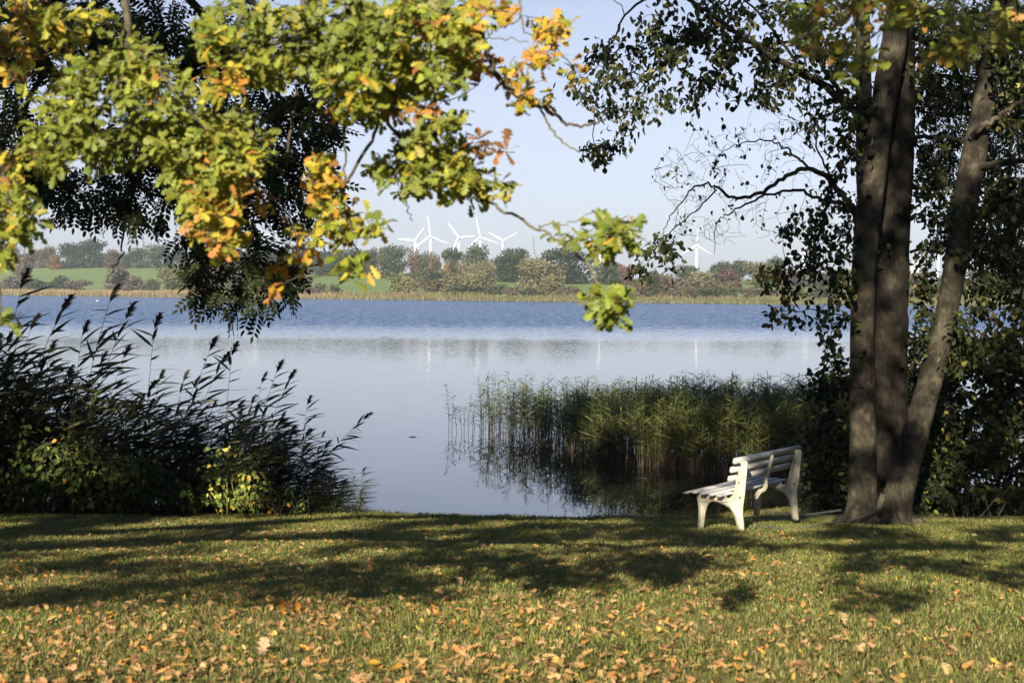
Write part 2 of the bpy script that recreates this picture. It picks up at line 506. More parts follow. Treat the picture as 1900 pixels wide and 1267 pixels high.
def make_water():
    b = Bag()
    xs = np.linspace(-1500, 1500, 2); ys = np.array([15.0, 1500.0])
    b.add([[-1500, 15, 0], [1500, 15, 0], [1500, 1500, 0], [-1500, 1500, 0]], [0, 1, 2, 3], [4], (0, 0, 0))
    m, N, L, bs = mat("lake_water")
    tc = N.new("ShaderNodeTexCoord")
    sx = N.new("ShaderNodeSeparateXYZ"); L.new(tc.outputs["Object"], sx.inputs[0])
    # wind line: calm in the lee of the near bank, rippled further out
    nw = N.new("ShaderNodeTexNoise"); nw.inputs["Scale"].default_value = .035; nw.inputs["Detail"].default_value = 4
    mw = N.new("ShaderNodeMapping"); mw.inputs["Scale"].default_value = (.35, 1.3, 1)
    L.new(tc.outputs["Object"], mw.inputs[0]); L.new(mw.outputs[0], nw.inputs["Vector"])
    ad = N.new("ShaderNodeMath"); ad.operation = 'MULTIPLY_ADD'; ad.inputs[1].default_value = 24
    L.new(nw.outputs[0], ad.inputs[0]); L.new(sx.outputs["Y"], ad.inputs[2])
    mr = N.new("ShaderNodeMapRange"); mr.interpolation_type = 'SMOOTHSTEP'
    mr.inputs[1].default_value = 100; mr.inputs[2].default_value = 170
    L.new(ad.outputs[0], mr.inputs[0])
    # wavelets: the slope of the surface straight from noise, so that it is not lost at a distance
    def slope(scale, stretch, detail):
        mp = N.new("ShaderNodeMapping"); mp.inputs["Scale"].default_value = stretch
        L.new(tc.outputs["Object"], mp.inputs[0])
        n = N.new("ShaderNodeTexNoise"); n.inputs["Scale"].default_value = scale; n.inputs["Detail"].default_value = detail
        L.new(mp.outputs[0], n.inputs["Vector"])
        sub = N.new("ShaderNodeVectorMath"); sub.operation = 'SUBTRACT'; sub.inputs[1].default_value = (.5, .5, .5)
        L.new(n.outputs["Color"], sub.inputs[0])
        return sub.outputs[0]
    big = N.new("ShaderNodeVectorMath"); big.operation = 'MULTIPLY_ADD'
    big.inputs[1].default_value = (.9, 1.1, 0); big.inputs[2].default_value = (0, -.15, 0)
    L.new(slope(2.6, (.6, 1.0, 1), 3), big.inputs[0])
    bm = N.new("ShaderNodeVectorMath"); bm.operation = 'SCALE'
    L.new(big.outputs[0], bm.inputs[0]); L.new(mr.outputs[0], bm.inputs["Scale"])
    sm0 = N.new("ShaderNodeVectorMath"); sm0.operation = 'MULTIPLY_ADD'
    sm0.inputs[1].default_value = (.014, .016, 0); sm0.inputs[2].default_value = (0, 0, 1)
    L.new(slope(1.6, (.6, 2.0, 1), 2), sm0.inputs[0])
    sm = N.new("ShaderNodeVectorMath"); sm.operation = 'MULTIPLY_ADD'
    L.new(slope(9.0, (1, 1, 1), 1), sm.inputs[0]); L.new(sm0.outputs[0], sm.inputs[2])
    su = N.new("ShaderNodeVectorMath"); su.operation = 'ADD'
    far_ = N.new("ShaderNodeMapRange"); far_.inputs[1].default_value = 35; far_.inputs[2].default_value = 95; far_.inputs[3].default_value = .0; far_.inputs[4].default_value = .07
    L.new(sx.outputs["Y"], far_.inputs[0])
    cx_ = N.new("ShaderNodeCombineXYZ"); L.new(far_.outputs[0], cx_.inputs[0]); L.new(far_.outputs[0], cx_.inputs[1])
    L.new(cx_.outputs[0], sm.inputs[1])
    L.new(bm.outputs[0], su.inputs[0]); L.new(sm.outputs[0], su.inputs[1])
    nn = N.new("ShaderNodeVectorMath"); nn.operation = 'NORMALIZE'
    L.new(su.outputs[0], nn.inputs[0]); L.new(nn.outputs[0], bs.inputs["Normal"])
    dp = N.new("ShaderNodeMapRange"); dp.inputs[1].default_value = 32; dp.inputs[2].default_value = 110
    L.new(sx.outputs["Y"], dp.inputs[0])
    dc = N.new("ShaderNodeMix"); dc.data_type = 'RGBA'                   # peaty shallows, blue deep water, some reflected sky blue put into the colour
    dc.inputs[6].default_value = (.013, .014, .010, 1); dc.inputs[7].default_value = (.012, .045, .115, 1)
    L.new(dp.outputs[0], dc.inputs[0]); L.new(dc.outputs[2], bs.inputs["Base Color"])
    bs.inputs["Roughness"].default_value = .02
    bs.inputs["IOR"].default_value = 1.5
    o = b.build("water", m)
    tag(o, "calm lake water turning to dark blue ripples further out", "water", kind="structure")


make_ground()
make_water()


# ------------------------------------------------------------------ leaf shapes (length along +Y, normal +Z)
def strip_leaf(ts, ws, fold=.25, droop=.0, curl=0.0):
    """Two rows of quads on both sides of a midrib; ws = half widths."""
    V, F = [], []
    for t, wd in zip(ts, ws):
        z = -droop * t * t
        V += [[-wd, t - .25 * wd * 0, z + fold * wd], [0, t, z], [wd, t, z + fold * wd * (1 - curl)]]
    for i in range(len(ts) - 1):
        a = 3 * i
        F += [[a, a + 1, a + 4, a + 3], [a + 1, a + 2, a + 5, a + 4]]
    V = np.array(V, float)
    return V, np.array([i for f in F for i in f]), np.array([4] * len(F))


OAK_T = [0, .10, .20, .27, .36, .46, .53, .62, .71, .78, .87, .95, 1.0]
OAK_W = [.015, .03, .15, .075, .10, .26, .12, .16, .34, .16, .22, .17, .02]
OAKS = [strip_leaf(OAK_T, OAK_W, .22, .18), strip_leaf(OAK_T, [w * 1.15 for w in OAK_W], -.2, .05, .6), strip_leaf(OAK_T, [w * .92 for w in OAK_W], .4, .35, .3)]
OAK_SIMPLE = strip_leaf([0, .25, .4, .6, .75, 1.0], [.02, .14, .09, .33, .2, .03], .15, .15)
ALDER = [strip_leaf([0, .15, .4, .7, .92, 1.0], [.02, .2, .4, .40, .2, .02], .25, .2),
         strip_leaf([0, .15, .4, .7, .92, 1.0], [.02, .16, .32, .30, .14, .02], -.5, .5, .7),
         strip_leaf([0, .2, .45, .75, 1.0], [.02, .24, .36, .26, .02], .8, .6, .4),
         strip_leaf([0, .2, .5, .8, 1.0], [.02, .10, .20, .16, .02], 1.2, .9, .2)]
OVATE = [strip_leaf([0, .12, .35, .65, 1.0], [.02, .2, .33, .22, .0], .25, .2), strip_leaf([0, .12, .35, .65, 1.0], [.02, .22, .36, .24, .0], -.2, .4, .4)]


def pinnate():
    """An ash leaf: a rachis with paired leaflets and one at the tip."""
    V, F, sh = [], [], []

    def quadleaf(p, d, L, w, shade):
        d = np.array(d) / np.linalg.norm(d)
        s = np.array([d[1], -d[0], 0])
        k = len(V)
        z = np.array([0, 0, 1])
        V.extend([p, p + d * L * .35 + s * w - z * .01, p + d * L * .72 + s * w * .7 - z * L * .1, p + d * L - z * L * .25, p + d * L * .72 - s * w * .7 - z * L * .1, p + d * L * .35 - s * w - z * .01])
        F.append([k, k + 1, k + 2, k + 3, k + 4, k + 5])
        sh.extend([shade] * 6)
    for i in range(5):
        y = .22 + .15 * i
        z = -.22 * y * y
        for s in (-1, 1):
            quadleaf(np.array([.012 * s, y, z]), [s * .9, .6, 0], .27 * (1 - .06 * abs(i - 2)), .064, random.uniform(.8, 1.15))
    quadleaf(np.array([0, .93, -.2]), [0, 1, 0], .28, .055, 1.0)
    k = len(V)
    V.extend([np.array([-.006, 0, 0]), np.array([.006, 0, 0]), np.array([.005, .93, -.2]), np.array([-.005, .93, -.2])])
    F.append([k, k + 1, k + 2, k + 3]); sh.extend([.6] * 4)
    return np.array(V, float), np.array([i for f in F for i in f]), np.array([len(f) for f in F]), np.array(sh)


ASHL = [pinnate(), pinnate(), pinnate()]


def randn(n, s=1.0): return RNG.normal(size=(n, 3)) * s


def pick(pal, n, clump=None, jit=.12):
    """Colours drawn from a palette [(weight, rgb)], jittered; clump in 0..1 leans the choice."""
    wts = np.array([p[0] for p in pal], float); wts /= wts.sum()
    cs = np.array([p[1] for p in pal], float)
    u = RNG.random(n) if clump is None else np.clip(clump + RNG.normal(size=n) * .21, 0, .9999)
    idx = np.searchsorted(np.cumsum(wts), u).clip(0, len(cs) - 1)
    return cs[idx] * (1 + RNG.normal(size=(n, 1)) * jit) * (1 + RNG.normal(size=(n, 3)) * .05)


# ------------------------------------------------------------------ branch growth
def smooth_line(pts, k=6):
    """Catmull-Rom through pts (each point may carry a radius as 4th value)."""
    p = np.asarray(pts, float)
    p = np.vstack([2 * p[0] - p[1], p, 2 * p[-1] - p[-2]])
    out = []
    for i in range(1, len(p) - 2):
        for t in np.linspace(0, 1, k, endpoint=False):
            a, b, c, d = p[i - 1], p[i], p[i + 1], p[i + 2]
            out.append(.5 * (2 * b + (c - a) * t + (2 * a - 5 * b + 4 * c - d) * t * t + (3 * b - a - 3 * c + d) * t ** 3))
    out.append(p[-2])
    return np.array(out)


def px_line(pts, k=5, jit=0.0):
    """pts = [(px, py, Y, radius)] -> smooth world polyline with radius in column 3."""
    q = np.array([[*P(a, b, Y), r] for a, b, Y, r in pts])
    s = smooth_line(q, k)
    if jit:
        s[1:-1, :3] += RNG.normal(size=(len(s) - 2, 3)) * jit
    s[:, 3] = np.maximum(s[:, 3], .0012)
    return s


def grow(bag, nodes, targets, col, r_tip=.0014, r_k=.005, bend=.12, sides=4, droop=0.0):
    """Joins each target to the nearest branch point by a curved twig; returns twig directions at the targets."""
    nodes = [np.asarray(nodes)[:, :3]]
    P0 = nodes[0]
    T = np.asarray(targets)
    d0 = np.array([np.min(np.linalg.norm(P0 - t, axis=1)) for t in T]) if len(T) else np.zeros(0)
    dirs = np.zeros((len(T), 3))
    allp = P0.copy()
    for ti in np.argsort(d0):
        t = T[ti]
        dd = np.linalg.norm(allp - t, axis=1)
        i = np.argmin(dd + .15 * dd * (allp[:, 2] < t[2] - .1))
        a, L = allp[i], dd[i]
        n = max(3, min(7, int(L / .06) + 2))
        s = np.linspace(0, 1, n)[:, None]
        off = RNG.normal(size=3) * bend * L
        off[2] += (bend * .8 - droop) * L
        line = a + (t - a) * s + off * (4 * s * (1 - s)) * .5
        line[1:-1] += RNG.normal(size=(n - 2, 3)) * .03 * L
        r0 = r_tip + r_k * min(L, 1.2)
        bag.tube(line, np.linspace(r0, r_tip, n), sides, col, cap=False)
        dirs[ti] = line[-1] - line[-2]
        allp = np.vstack([allp, line[1:]])
    return norm(dirs)


def blob_points(blobs, dens, dmin, dmax, edge=.75, unit=24.0, min_gap=0.0):
    """Random points in blobs [(px, py, rx, ry[, k])], k scales the density."""
    out = []
    for bl in blobs:
        cx, cy, rx, ry = bl[:4]
        k = bl[4] if len(bl) > 4 else 1.0
        n = max(1, int(round(3.0 * dens * k * rx * ry / unit ** 2)))
        for _ in range(n):
            r = math.sqrt(random.random()) if edge is None else random.random() ** .5
            th = random.uniform(0, 2 * math.pi)
            rr = r * random.uniform(edge if edge else 1, 1.12)
            out.append((cx + rx * rr * math.cos(th), cy + ry * rr * math.sin(th), random.uniform(dmin, dmax)))
    return out


# ------------------------------------------------------------------ the oak whose boughs hang over the lawn
OAK_GREEN = [(3, (.15, .18, .03)), (4, (.215, .24, .036)), (3.2, (.30, .295, .04)), (1.8, (.44, .36, .04)), (1.0, (.54, .34, .04)), (.7, (.44, .21, .05)), (.4, (.22, .10, .03))]
OAK_DARK = [(4, (.10, .125, .02)), (4, (.14, .165, .024)), (2, (.2, .21, .03)), (.5, (.34, .26, .03)), (.3, (.36, .19, .04))]
OAK_LIME = [(3, (.11, .145, .022)), (4, (.17, .205, .03)), (3, (.24, .26, .035)), (.5, (.42, .32, .03)), (.3, (.45, .24, .04))]
OAK_MID = [(3, (.15, .18, .03)), (4.5, (.215, .24, .036)), (4, (.29, .29, .04)), (1.2, (.42, .35, .04)), (.45, (.5, .31, .04)), (.3, (.42, .2, .05))]
OAK_GOLD = [(1.2, (.16, .20, .02)), (2, (.25, .25, .025)), (2.2, (.42, .33, .03)), (2.6, (.50, .28, .035)), (2.2, (.44, .20, .04)), (.6, (.25, .11, .035))]
OAK_RUST = [(1, (.42, .2, .04)), (2, (.36, .16, .04)), (1, (.2, .09, .03)), (.5, (.3, .22, .03))]


def rosette(bag, T, D, pal, size=(.038, .061), nl=(6, 10), clump=True):
    """Bunches of lobed leaves at twig ends T."""
    pos, dr, nn, sc, cols = [], [], [], [], []
    for t, d in zip(T, D):
        n = random.randint(*nl)
        cl = None
        if clump:
            cl = float(np.clip((fbm(t[0] * 2.2 + 40, t[2] * 2.2 + 7, 2) - .5) * 1.25 + .42 + random.gauss(0, .16), 0, .97))
        col = pick(pal, n, cl)
        for k in range(n):
            az = random.uniform(0, 2 * math.pi)
            nrm = TOSUN * random.uniform(.25, 1.0) + np.array([0, 0, .35]) + RNG.normal(size=3) * .45
            v = RNG.normal(size=3) + d * .8 + np.array([0, 0, -.25])
            nrm = nrm / np.linalg.norm(nrm)
            v = v - nrm * np.dot(v, nrm)
            pos.append(t - d * random.uniform(0, .05) + RNG.normal(size=3) * .012)
            dr.append(v); nn.append(nrm); sc.append(random.uniform(*size)); cols.append(col[k])
    if not pos: return
    pos, sc, cols = np.array(pos), np.array(sc), np.array(cols)
    R = frames(np.array(dr), np.array(nn))
    pos = pos + norm(np.array(dr)) * (sc[:, None] * .12)
    which = RNG.integers(0, len(OAKS), len(pos))
    for i, tp in enumerate(OAKS):
        m = which == i
        if m.any(): bag.inst(tp, R[m], pos[m], np.stack([sc[m] * RNG.uniform(.8, 1.1, m.sum()), sc[m], sc[m]], 1), cols[m])


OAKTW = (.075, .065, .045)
OAKTW_LIT = (.13, .125, .075)  # paler copy of the twig colour, with sunlight put into it


def make_oak():
    base = np.array([-8.6, 3.2, float(ground(-8.6, 3.2))])
    root = thing("oak_tree", "big autumn oak overhanging the lawn, its sunlit green, yellow and orange boughs nearest the viewer", "tree", base)

    def part(bag, name, m, parent=root, smooth=False):
        for v in bag.V: v -= base.astype(np.float32)
        return bag.build(name, m, parent, smooth)
    b = Bag()
    tr = smooth_line([[*base, .55], [-8.55, 3.2, 3.2, .45], [-8.4, 3.1, 5.2, .40], [-8.3, 2.8, 8, .3], [-8.2, 2.2, 11, .2], [-7.8, 1.6, 15, .08]], 6)
    tr[0, 2] -= .15
    b.tube(tr[:, :3], tr[:, 3], 14, (.1, .08, .06), wob=.03)
    part(b, "trunk", M_OAKBARK, smooth=True)
    H = CAMZ
    limbs = [
        [[-8.4, 3.1, 4.6, .2], [-6, 4.3, H + 2.0, .13], [-3.4, 5.2, H + 1.75, .085], [-1.6, 5.35, H + 1.5, .06], [.2, 5.4, H + 1.42, .04], [1.6, 5.4, H + 1.5, .02]],
        [[-8.35, 3, 6.2, .2], [-5.4, 2.5, H + 4.4, .12], [-2.2, 2.5, H + 4.4, .08], [-.9, 2.6, H + 4.6, .03]],
        [[-8.3, 2.8, 8, .2], [-5.6, 1.6, H + 6.3, .12], [-3.0, 1.0, H + 7.0, .07], [-1.0, .6, H + 7.6, .03]],
        [[-8.25, 2.5, 9.5, .18], [-6, 0.2, H + 8.4, .1], [-3, -1.2, H + 9.6, .06], [0, -2, H + 10, .03]],
        [[-8.2, 2.2, 11, .16], [-9.4, .5, H + 9.5, .1], [-10.5, -.5, H + 11, .04]],
        [[-8.4, 3, 6.6, .18], [-10, 2.2, H + 5, .1], [-11.4, 1.6, H + 6.2, .04]],
    ]
    bl = Bag(); limb_pts = []
    for l in limbs:
        s = smooth_line(l, 7)
        s[1:-1, :3] += RNG.normal(size=(len(s) - 2, 3)) * .05
        bl.tube(s[:, :3], s[:, 3], 8, (.09, .075, .05))
        limb_pts.append(s)
    part(bl, "limb", M_OAKBARK, smooth=True)

    # boughs that hang into view: skeleton lines, then the leaf bunches each carries
    D = 5.2
    boughs = [
        (OAK_MID, 1.0, [
            [(180, -170, 5.3, .022), (230, -20, 5.2, .017), (230, 120, 5.1, .013), (180, 210, 5.0, .008), (120, 260, 5.0, .004)],
            [(230, 60, 5.2, .012), (330, 180, 5.0, .009), (400, 290, 5.0, .006), (410, 400, 5.0, .004), (425, 460, 5.0, .002)],
            [(560, 170, 5.4, .006), (545, 215, 5.3, .006), (530, 310, 5.25, .005)], [(560, 170, 5.4, .006), (500, 215, 5.4, .004)]],
         [(120, 205, 70, 60), (200, 150, 70, 55), (285, 165, 75, 60), (200, 260, 105, 60), (105, 255, 60, 50), (320, 230, 85, 60), (395, 285, 65, 75), (350, 305, 70, 50), (428, 330, 50, 50), (390, 395, 55, 45), (415, 450, 48, 36), (450, 245, 55, 50), (95, 300, 45, 28), (250, 110, 70, 40), (150, 130, 50, 40), (410, 380, 40, 60), (470, 290, 40, 40), (370, 360, 45, 35)]),
        (OAK_GREEN, 1.1, [
            [(590, -170, 5.3, .022), (580, -20, 5.2, .017), (560, 60, 5.1, .012), (480, 90, 5.0, .008), (400, 150, 5.0, .005)],
            [(760, -120, 5.3, .018), (755, 30, 5.2, .013), (760, 110, 5.1, .008), (740, 200, 5.1, .004)],
            [(640, -60, 5.3, .016), (650, 60, 5.2, .010), (670, 150, 5.1, .006), (690, 230, 5.1, .003)]],
         [(430, 60, 70, 60), (540, 70, 95, 75), (640, 60, 95, 75), (740, 60, 95, 75), (820, 85, 65, 70), (700, 150, 65, 55), (640, 175, 45, 45), (760, 140, 60, 55), (830, 140, 48, 40), (590, 110, 60, 50), (480, 120, 50, 40), (690, 215, 35, 35), (660, 100, 60, 60), (780, 30, 60, 50), (860, 60, 40, 50), (730, 190, 30, 30)]),
        (OAK_GOLD, .8, [[(470, -120, 5.2, .012), (450, 20, 5.0, .008), (425, 130, 4.9, .005), (420, 165, 4.9, .003)], [(560, -20, 5.0, .006), (555, 130, 4.85, .003)]],
         [(415, 150, 42, 38, 1.2), (555, 133, 28, 14), (440, 175, 25, 18), (390, 55, 25, 40), (640, 190, 30, 25), (700, 135, 35, 30)]),
        (OAK_GREEN, 1.25, [
            [(760, 110, 5.3, .008), (715, 205, 5.3, .008), (745, 255, 5.25, .007), (800, 270, 5.2, .006), (860, 330, 5.2, .006), (905, 375, 5.2, .005)],
            [(745, 255, 5.25, .004), (740, 320, 5.2, .003), (752, 365, 5.2, .0028), (757, 392, 5.2, .0025), (766, 410, 5.2, .002)],
            [(865, 245, 5.2, .003), (872, 275, 5.2, .003), (885, 283, 5.2, .002), (955, 283, 5.2, .002)]],
         [(800, 255, 55, 42), (740, 305, 45, 36), (820, 320, 75, 42), (870, 345, 50, 34), (932, 355, 30, 20), (705, 320, 22, 22), (820, 225, 40, 22), (770, 340, 40, 22), (780, 290, 50, 40), (850, 300, 30, 30)]),
        (OAK_RUST, .8, [[(905, 375, 5.2, .004), (880, 330, 5.2, .003), (885, 285, 5.2, .003), (925, 268, 5.2, .002)]],
         [(918, 272, 34, 14, 1.2), (800, 190, 22, 30), (905, 115, 20, 30), (730, 215, 15, 15)]),
        (OAK_GOLD, .95, [
            [(705, 215, 5.3, .007), (690, 260, 5.3, .007), (645, 335, 5.25, .006), (635, 372, 5.25, .005), (650, 420, 5.2, .004), (665, 480, 5.2, .003)],
            [(640, 225, 5.3, .004), (641, 300, 5.25, .004), (636, 370, 5.25, .004)],
            [(630, 400, 5.2, .004), (560, 440, 5.2, .004), (545, 430, 5.2, .003), (528, 490, 5.2, .002)]],
         [(620, 405, 50, 36), (660, 430, 42, 32), (580, 450, 50, 24), (665, 498, 34, 16, 1.3), (530, 492, 20, 12), (515, 530, 13, 9), (490, 365, 22, 22), (590, 370, 35, 30), (605, 300, 25, 25), (690, 420, 20, 25), (560, 470, 25, 18), (590, 330, 25, 30)]),
        (OAK_GREEN, 1.0, [
            [(-120, 150, 4.9, .014), (-30, 220, 4.9, .010), (5, 320, 4.8, .006), (15, 420, 4.8, .004), (-5, 480, 4.8, .003), (2, 590, 4.8, .002)]],
         [(18, 320, 26, 50), (35, 415, 38, 34), (15, 370, 25, 30), (2, 480, 24, 24), (2, 585, 18, 24), (-30, 400, 40, 90), (55, 430, 25, 12)]),
        (OAK_GOLD, 1.0, [
            [(800, -60, 5.4, .017), (845, 40, 5.3, .015), (875, 52, 5.3, .014), (900, 82, 5.3, .013), (915, 127, 5.3, .012), (932, 152, 5.3, .011), (970, 186, 5.3, .010), (1010, 203, 5.3, .009), (1035, 218, 5.3, .007), (1055, 232, 5.3, .006), (1085, 232, 5.3, .005), (1125, 222, 5.3, .004)],
            [(970, 190, 5.3, .007), (955, 193, 5.25, .007), (942, 197, 5.22, .006)],
            [(1003, 205, 5.3, .005), (1022, 240, 5.3, .005), (1045, 265, 5.3, .004), (1075, 283, 5.3, .003)],
            [(905, 66, 5.3, .004), (930, 50, 5.3, .004), (963, 35, 5.3, .004), (965, 3, 5.3, .005), (960, -60, 5.35, .006)],
            [(900, 75, 5.3, .0025), (940, 72, 5.3, .0025), (980, 78, 5.3, .002)],
            [(965, 30, 5.3, .004), (972, 55, 5.3, .003), (990, 70, 5.3, .003), (1000, 100, 5.3, .002)],
            [(1030, 95, 5.3, .002), (1055, 115, 5.3, .002), (1085, 130, 5.3, .002)]],
         [(1012, 62, 36, 30, .9), (1005, 98, 42, 24), (955, 138, 38, 20), (1000, 180, 30, 20), (1075, 135, 22, 15), (900, 20, 45, 26), (870, 30, 30, 30), (975, 155, 25, 18), (1035, 60, 22, 22)]),
        (OAK_LIME, 1.25, [
            [(905, 375, 5.2, .006), (960, 402, 5.15, .0055), (1010, 430, 5.1, .005), (1040, 450, 5.0, .005), (1065, 470, 4.95, .0045), (1093, 492, 4.9, .004), (1103, 508, 4.85, .004), (1107, 525, 4.85, .003), (1125, 560, 4.85, .003)],
            [(1000, 425, 5.1, .003), (1015, 414, 5.1, .003), (1050, 415, 5.1, .0025), (1085, 400, 5.1, .002), (1100, 395, 5.1, .002)],
            [(1050, 458, 5.0, .0035), (1085, 445, 5.0, .003), (1120, 420, 5.0, .0025), (1165, 400, 5.0, .002)],
            [(990, 440, 5.1, .0018), (992, 470, 5.1, .0015), (1003, 485, 5.1, .0014)]],
         [(1055, 438, 26, 14), (1135, 420, 46, 24, 1.2), (1145, 452, 38, 22, 1.2), (1112, 455, 30, 18), (1130, 566, 34, 30, 1.9), (1132, 592, 22, 14, 1.5), (1185, 408, 16, 8)]),
        (OAK_DARK, .8, [
            [(1560, -150, 5.3, .016), (1590, -20, 5.2, .012), (1600, 50, 5.1, .007), (1590, 120, 5.1, .004), (1620, 105, 5.1, .002)],
            [(1590, -20, 5.3, .01), (1720, 20, 5.3, .008), (1800, 70, 5.3, .005), (1870, 80, 5.3, .003)],
            [(1590, -20, 5.3, .008), (1500, 30, 5.3, .006), (1490, 70, 5.3, .003)]],
         [(1560, 12, 55, 26), (1640, 10, 60, 36), (1500, 45, 50, 36), (1590, 110, 46, 40), (1790, 70, 60, 44), (1850, 55, 45, 40), (1720, 20, 45, 25), (1630, 40, 45, 30), (1760, 110, 45, 25), (1530, 90, 35, 30, .6), (1625, 105, 12, 10, .6)]),
        (OAK_GREEN, 1.0, [
            [(20, -170, 5.4, .018), (40, -30, 5.3, .012), (60, 60, 5.3, .007), (80, 110, 5.3, .003)]],
         [(50, 40, 70, 55), (30, 110, 50, 40), (110, 70, 50, 40), (175, 35, 40, 25)]),
    ]
    for pal, dens, skel, blobs in boughs:
        wood, leaves = Bag(), Bag()
        nodes = []
        for li in skel:
            s = px_line(li, 5, .004)
            lit = OAKTW_LIT if li[0][0] > 880 else OAKTW
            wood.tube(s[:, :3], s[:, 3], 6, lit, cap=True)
            nodes.append(s[:, :3])
        for ln in ([skel[0]] if skel[0][0][1] < -30 or skel[0][0][0] < -20 else []):   # on to the limb overhead
            a = P(*ln[0][:3]); L0 = limb_pts[0][:, :3]
            e = L0[np.argmin(np.linalg.norm(L0 - a, axis=1))]
            q = smooth_line([[*e, ln[0][3] * 1.3], [*((a + e) / 2 + [0, .05, .08]), ln[0][3] * 1.15], [*a, ln[0][3]]], 5)
            wood.tube(q[:, :3], q[:, 3], 6, OAKTW)
        nodes = np.vstack(nodes)
        dmid = np.mean([q[2] for l in skel for q in l])
        blobs = [(q[0], q[1], q[2] * .92, q[3] * .92, *q[4:]) for q in blobs]
        pts = blob_points(blobs, 1.6 * dens, dmid - .42, dmid + .42, None, 24)
        T = np.array([P(*p) for p in pts])
        dirs = grow(wood, nodes, T, OAKTW, .0010, .006, .18, 4, .1)
        rosette(leaves, T, dirs, pal)
        o = part(wood, "bough", M_TWIG)
        for v in leaves.V: v -= base.astype(np.float32)
        leaves.build("foliage", M_OAKLEAF, o)

    # the body of the crown above and behind the eye: it is what shades the bank, the reeds and the alders
    def want(u, wv):
        n = fbm(u * .9 + 31, wv * 1.5 + 3, 3)
        n2 = fbm(u * 2.0 + 3, wv * 3.2 + 31, 2)
        d = np.zeros_like(u)
        hole = np.clip((fbm(u * 1.5 + 60, wv * 1.9 + 12, 2) - .36) * 9, 0, 1)
        low = (wv > 2.15) & (wv <= 3.5) & ((u < -3.0) | (u > -.45))
        d = np.where(low, np.clip((n2 - np.where(wv > 3.05, .33, .46)) * 9, 0, 1), d)
        d = np.where((wv > 2.15) & (wv < 2.36 + .1 * n2) & (u > -5.4) & (u < -3.8) & (n2 > .36), .95, d)
        mid = (wv > np.where((u > -3.0) & (u < -.45), 3.7, 3.25)) & (wv <= 5.3)
        d = np.where(mid, 1.0 * np.clip((n2 - .41) * 9, 0, 1), d)
        d = np.where(wv > 5.3, .03 + .97 * hole, d)
        for (gu, gw, gr) in ((-8.25, 6.2, .5), (-1.62, 5.45, .26), (-2.0, 4.95, .17), (-.32, 7.86, .36), (-.32, 6.5, .3), (-.3, 5.68, .2), (.42, 6.95, .42), (.63, 7.95, .34), (.92, 9.9, .36), (1.1, 10.5, .3), (.15, 5.75, .16), (-.2, 9.5, .26), (-1.1, 10.8, .4), (-2.8, 10.4, .5)):
            d = np.where((u - gu) ** 2 + (wv - gw) ** 2 < gr ** 2, 0, d)
        return d
    cb = Bag()
    nC = 5200
    wv = RNG.uniform(2.2, 13.2, nC * 6); uu = RNG.uniform(-12.5, 3.4, nC * 6)
    yv = RNG.uniform(-4.5, 4.6, nC * 6)
    zz = wv - .483 * yv
    okk = (zz > np.maximum(.36 + .24 * np.maximum(yv, 0), .7) + .45) & (RNG.random(nC * 6) < want(uu, wv))
    # keep the crown's rounded outline
    xx = uu + .268 * yv
    okk &= ((xx + 5) / 8.6) ** 2 + ((zz - 6.5) / 8.6) ** 2 + ((yv - .2) / 5.2) ** 2 < 1.25
    idx = np.where(okk)[0][:nC]
    cx = np.stack([xx[idx], yv[idx], zz[idx] + CAMZ], 1)
    tw = Bag()
    allL = np.vstack([s[:, :3] for s in limb_pts[1:]])
    for i in RNG.permutation(len(cx))[:260]:
        e = allL[np.argmin(np.linalg.norm(allL - cx[i], axis=1))]
        m_ = (cx[i] + e) / 2 + RNG.normal(size=3) * .12
        q = smooth_line([[*e, .016], [*m_, .010], [*cx[i], .004]], 4)
        tw.tube(q[:, :3], q[:, 3], 5, OAKTW)
    per = 15
    pos = np.repeat(cx, per, 0) + randn(len(cx) * per) * np.array([.15, .15, .11])
    pu = pos[:, 0] - .268 * pos[:, 1]; pw = pos[:, 2] - CAMZ + .483 * pos[:, 1]
    ok = RNG.random(len(pos)) < np.clip(want(pu, pw) * 2.2, 0, 1)
    pos = pos[ok]
    nrm = np.array([0, 0, .9]) + TOSUN * .5 + randn(len(pos), .6)
    cb.inst(OAK_SIMPLE, frames(randn(len(pos)), nrm), pos, RNG.uniform(.12, .175, len(pos)), pick(OAK_GREEN, len(pos)))
    part(tw, "branch", M_TWIG)
    part(cb, "crown", M_OAKLEAF)


make_oak()


# ------------------------------------------------------------------ ash trees (dark pinnate leaves)
ASHPAL = [(4, (.022, .031, .010)), (3, (.033, .042, .013)), (1, (.055, .062, .018))]


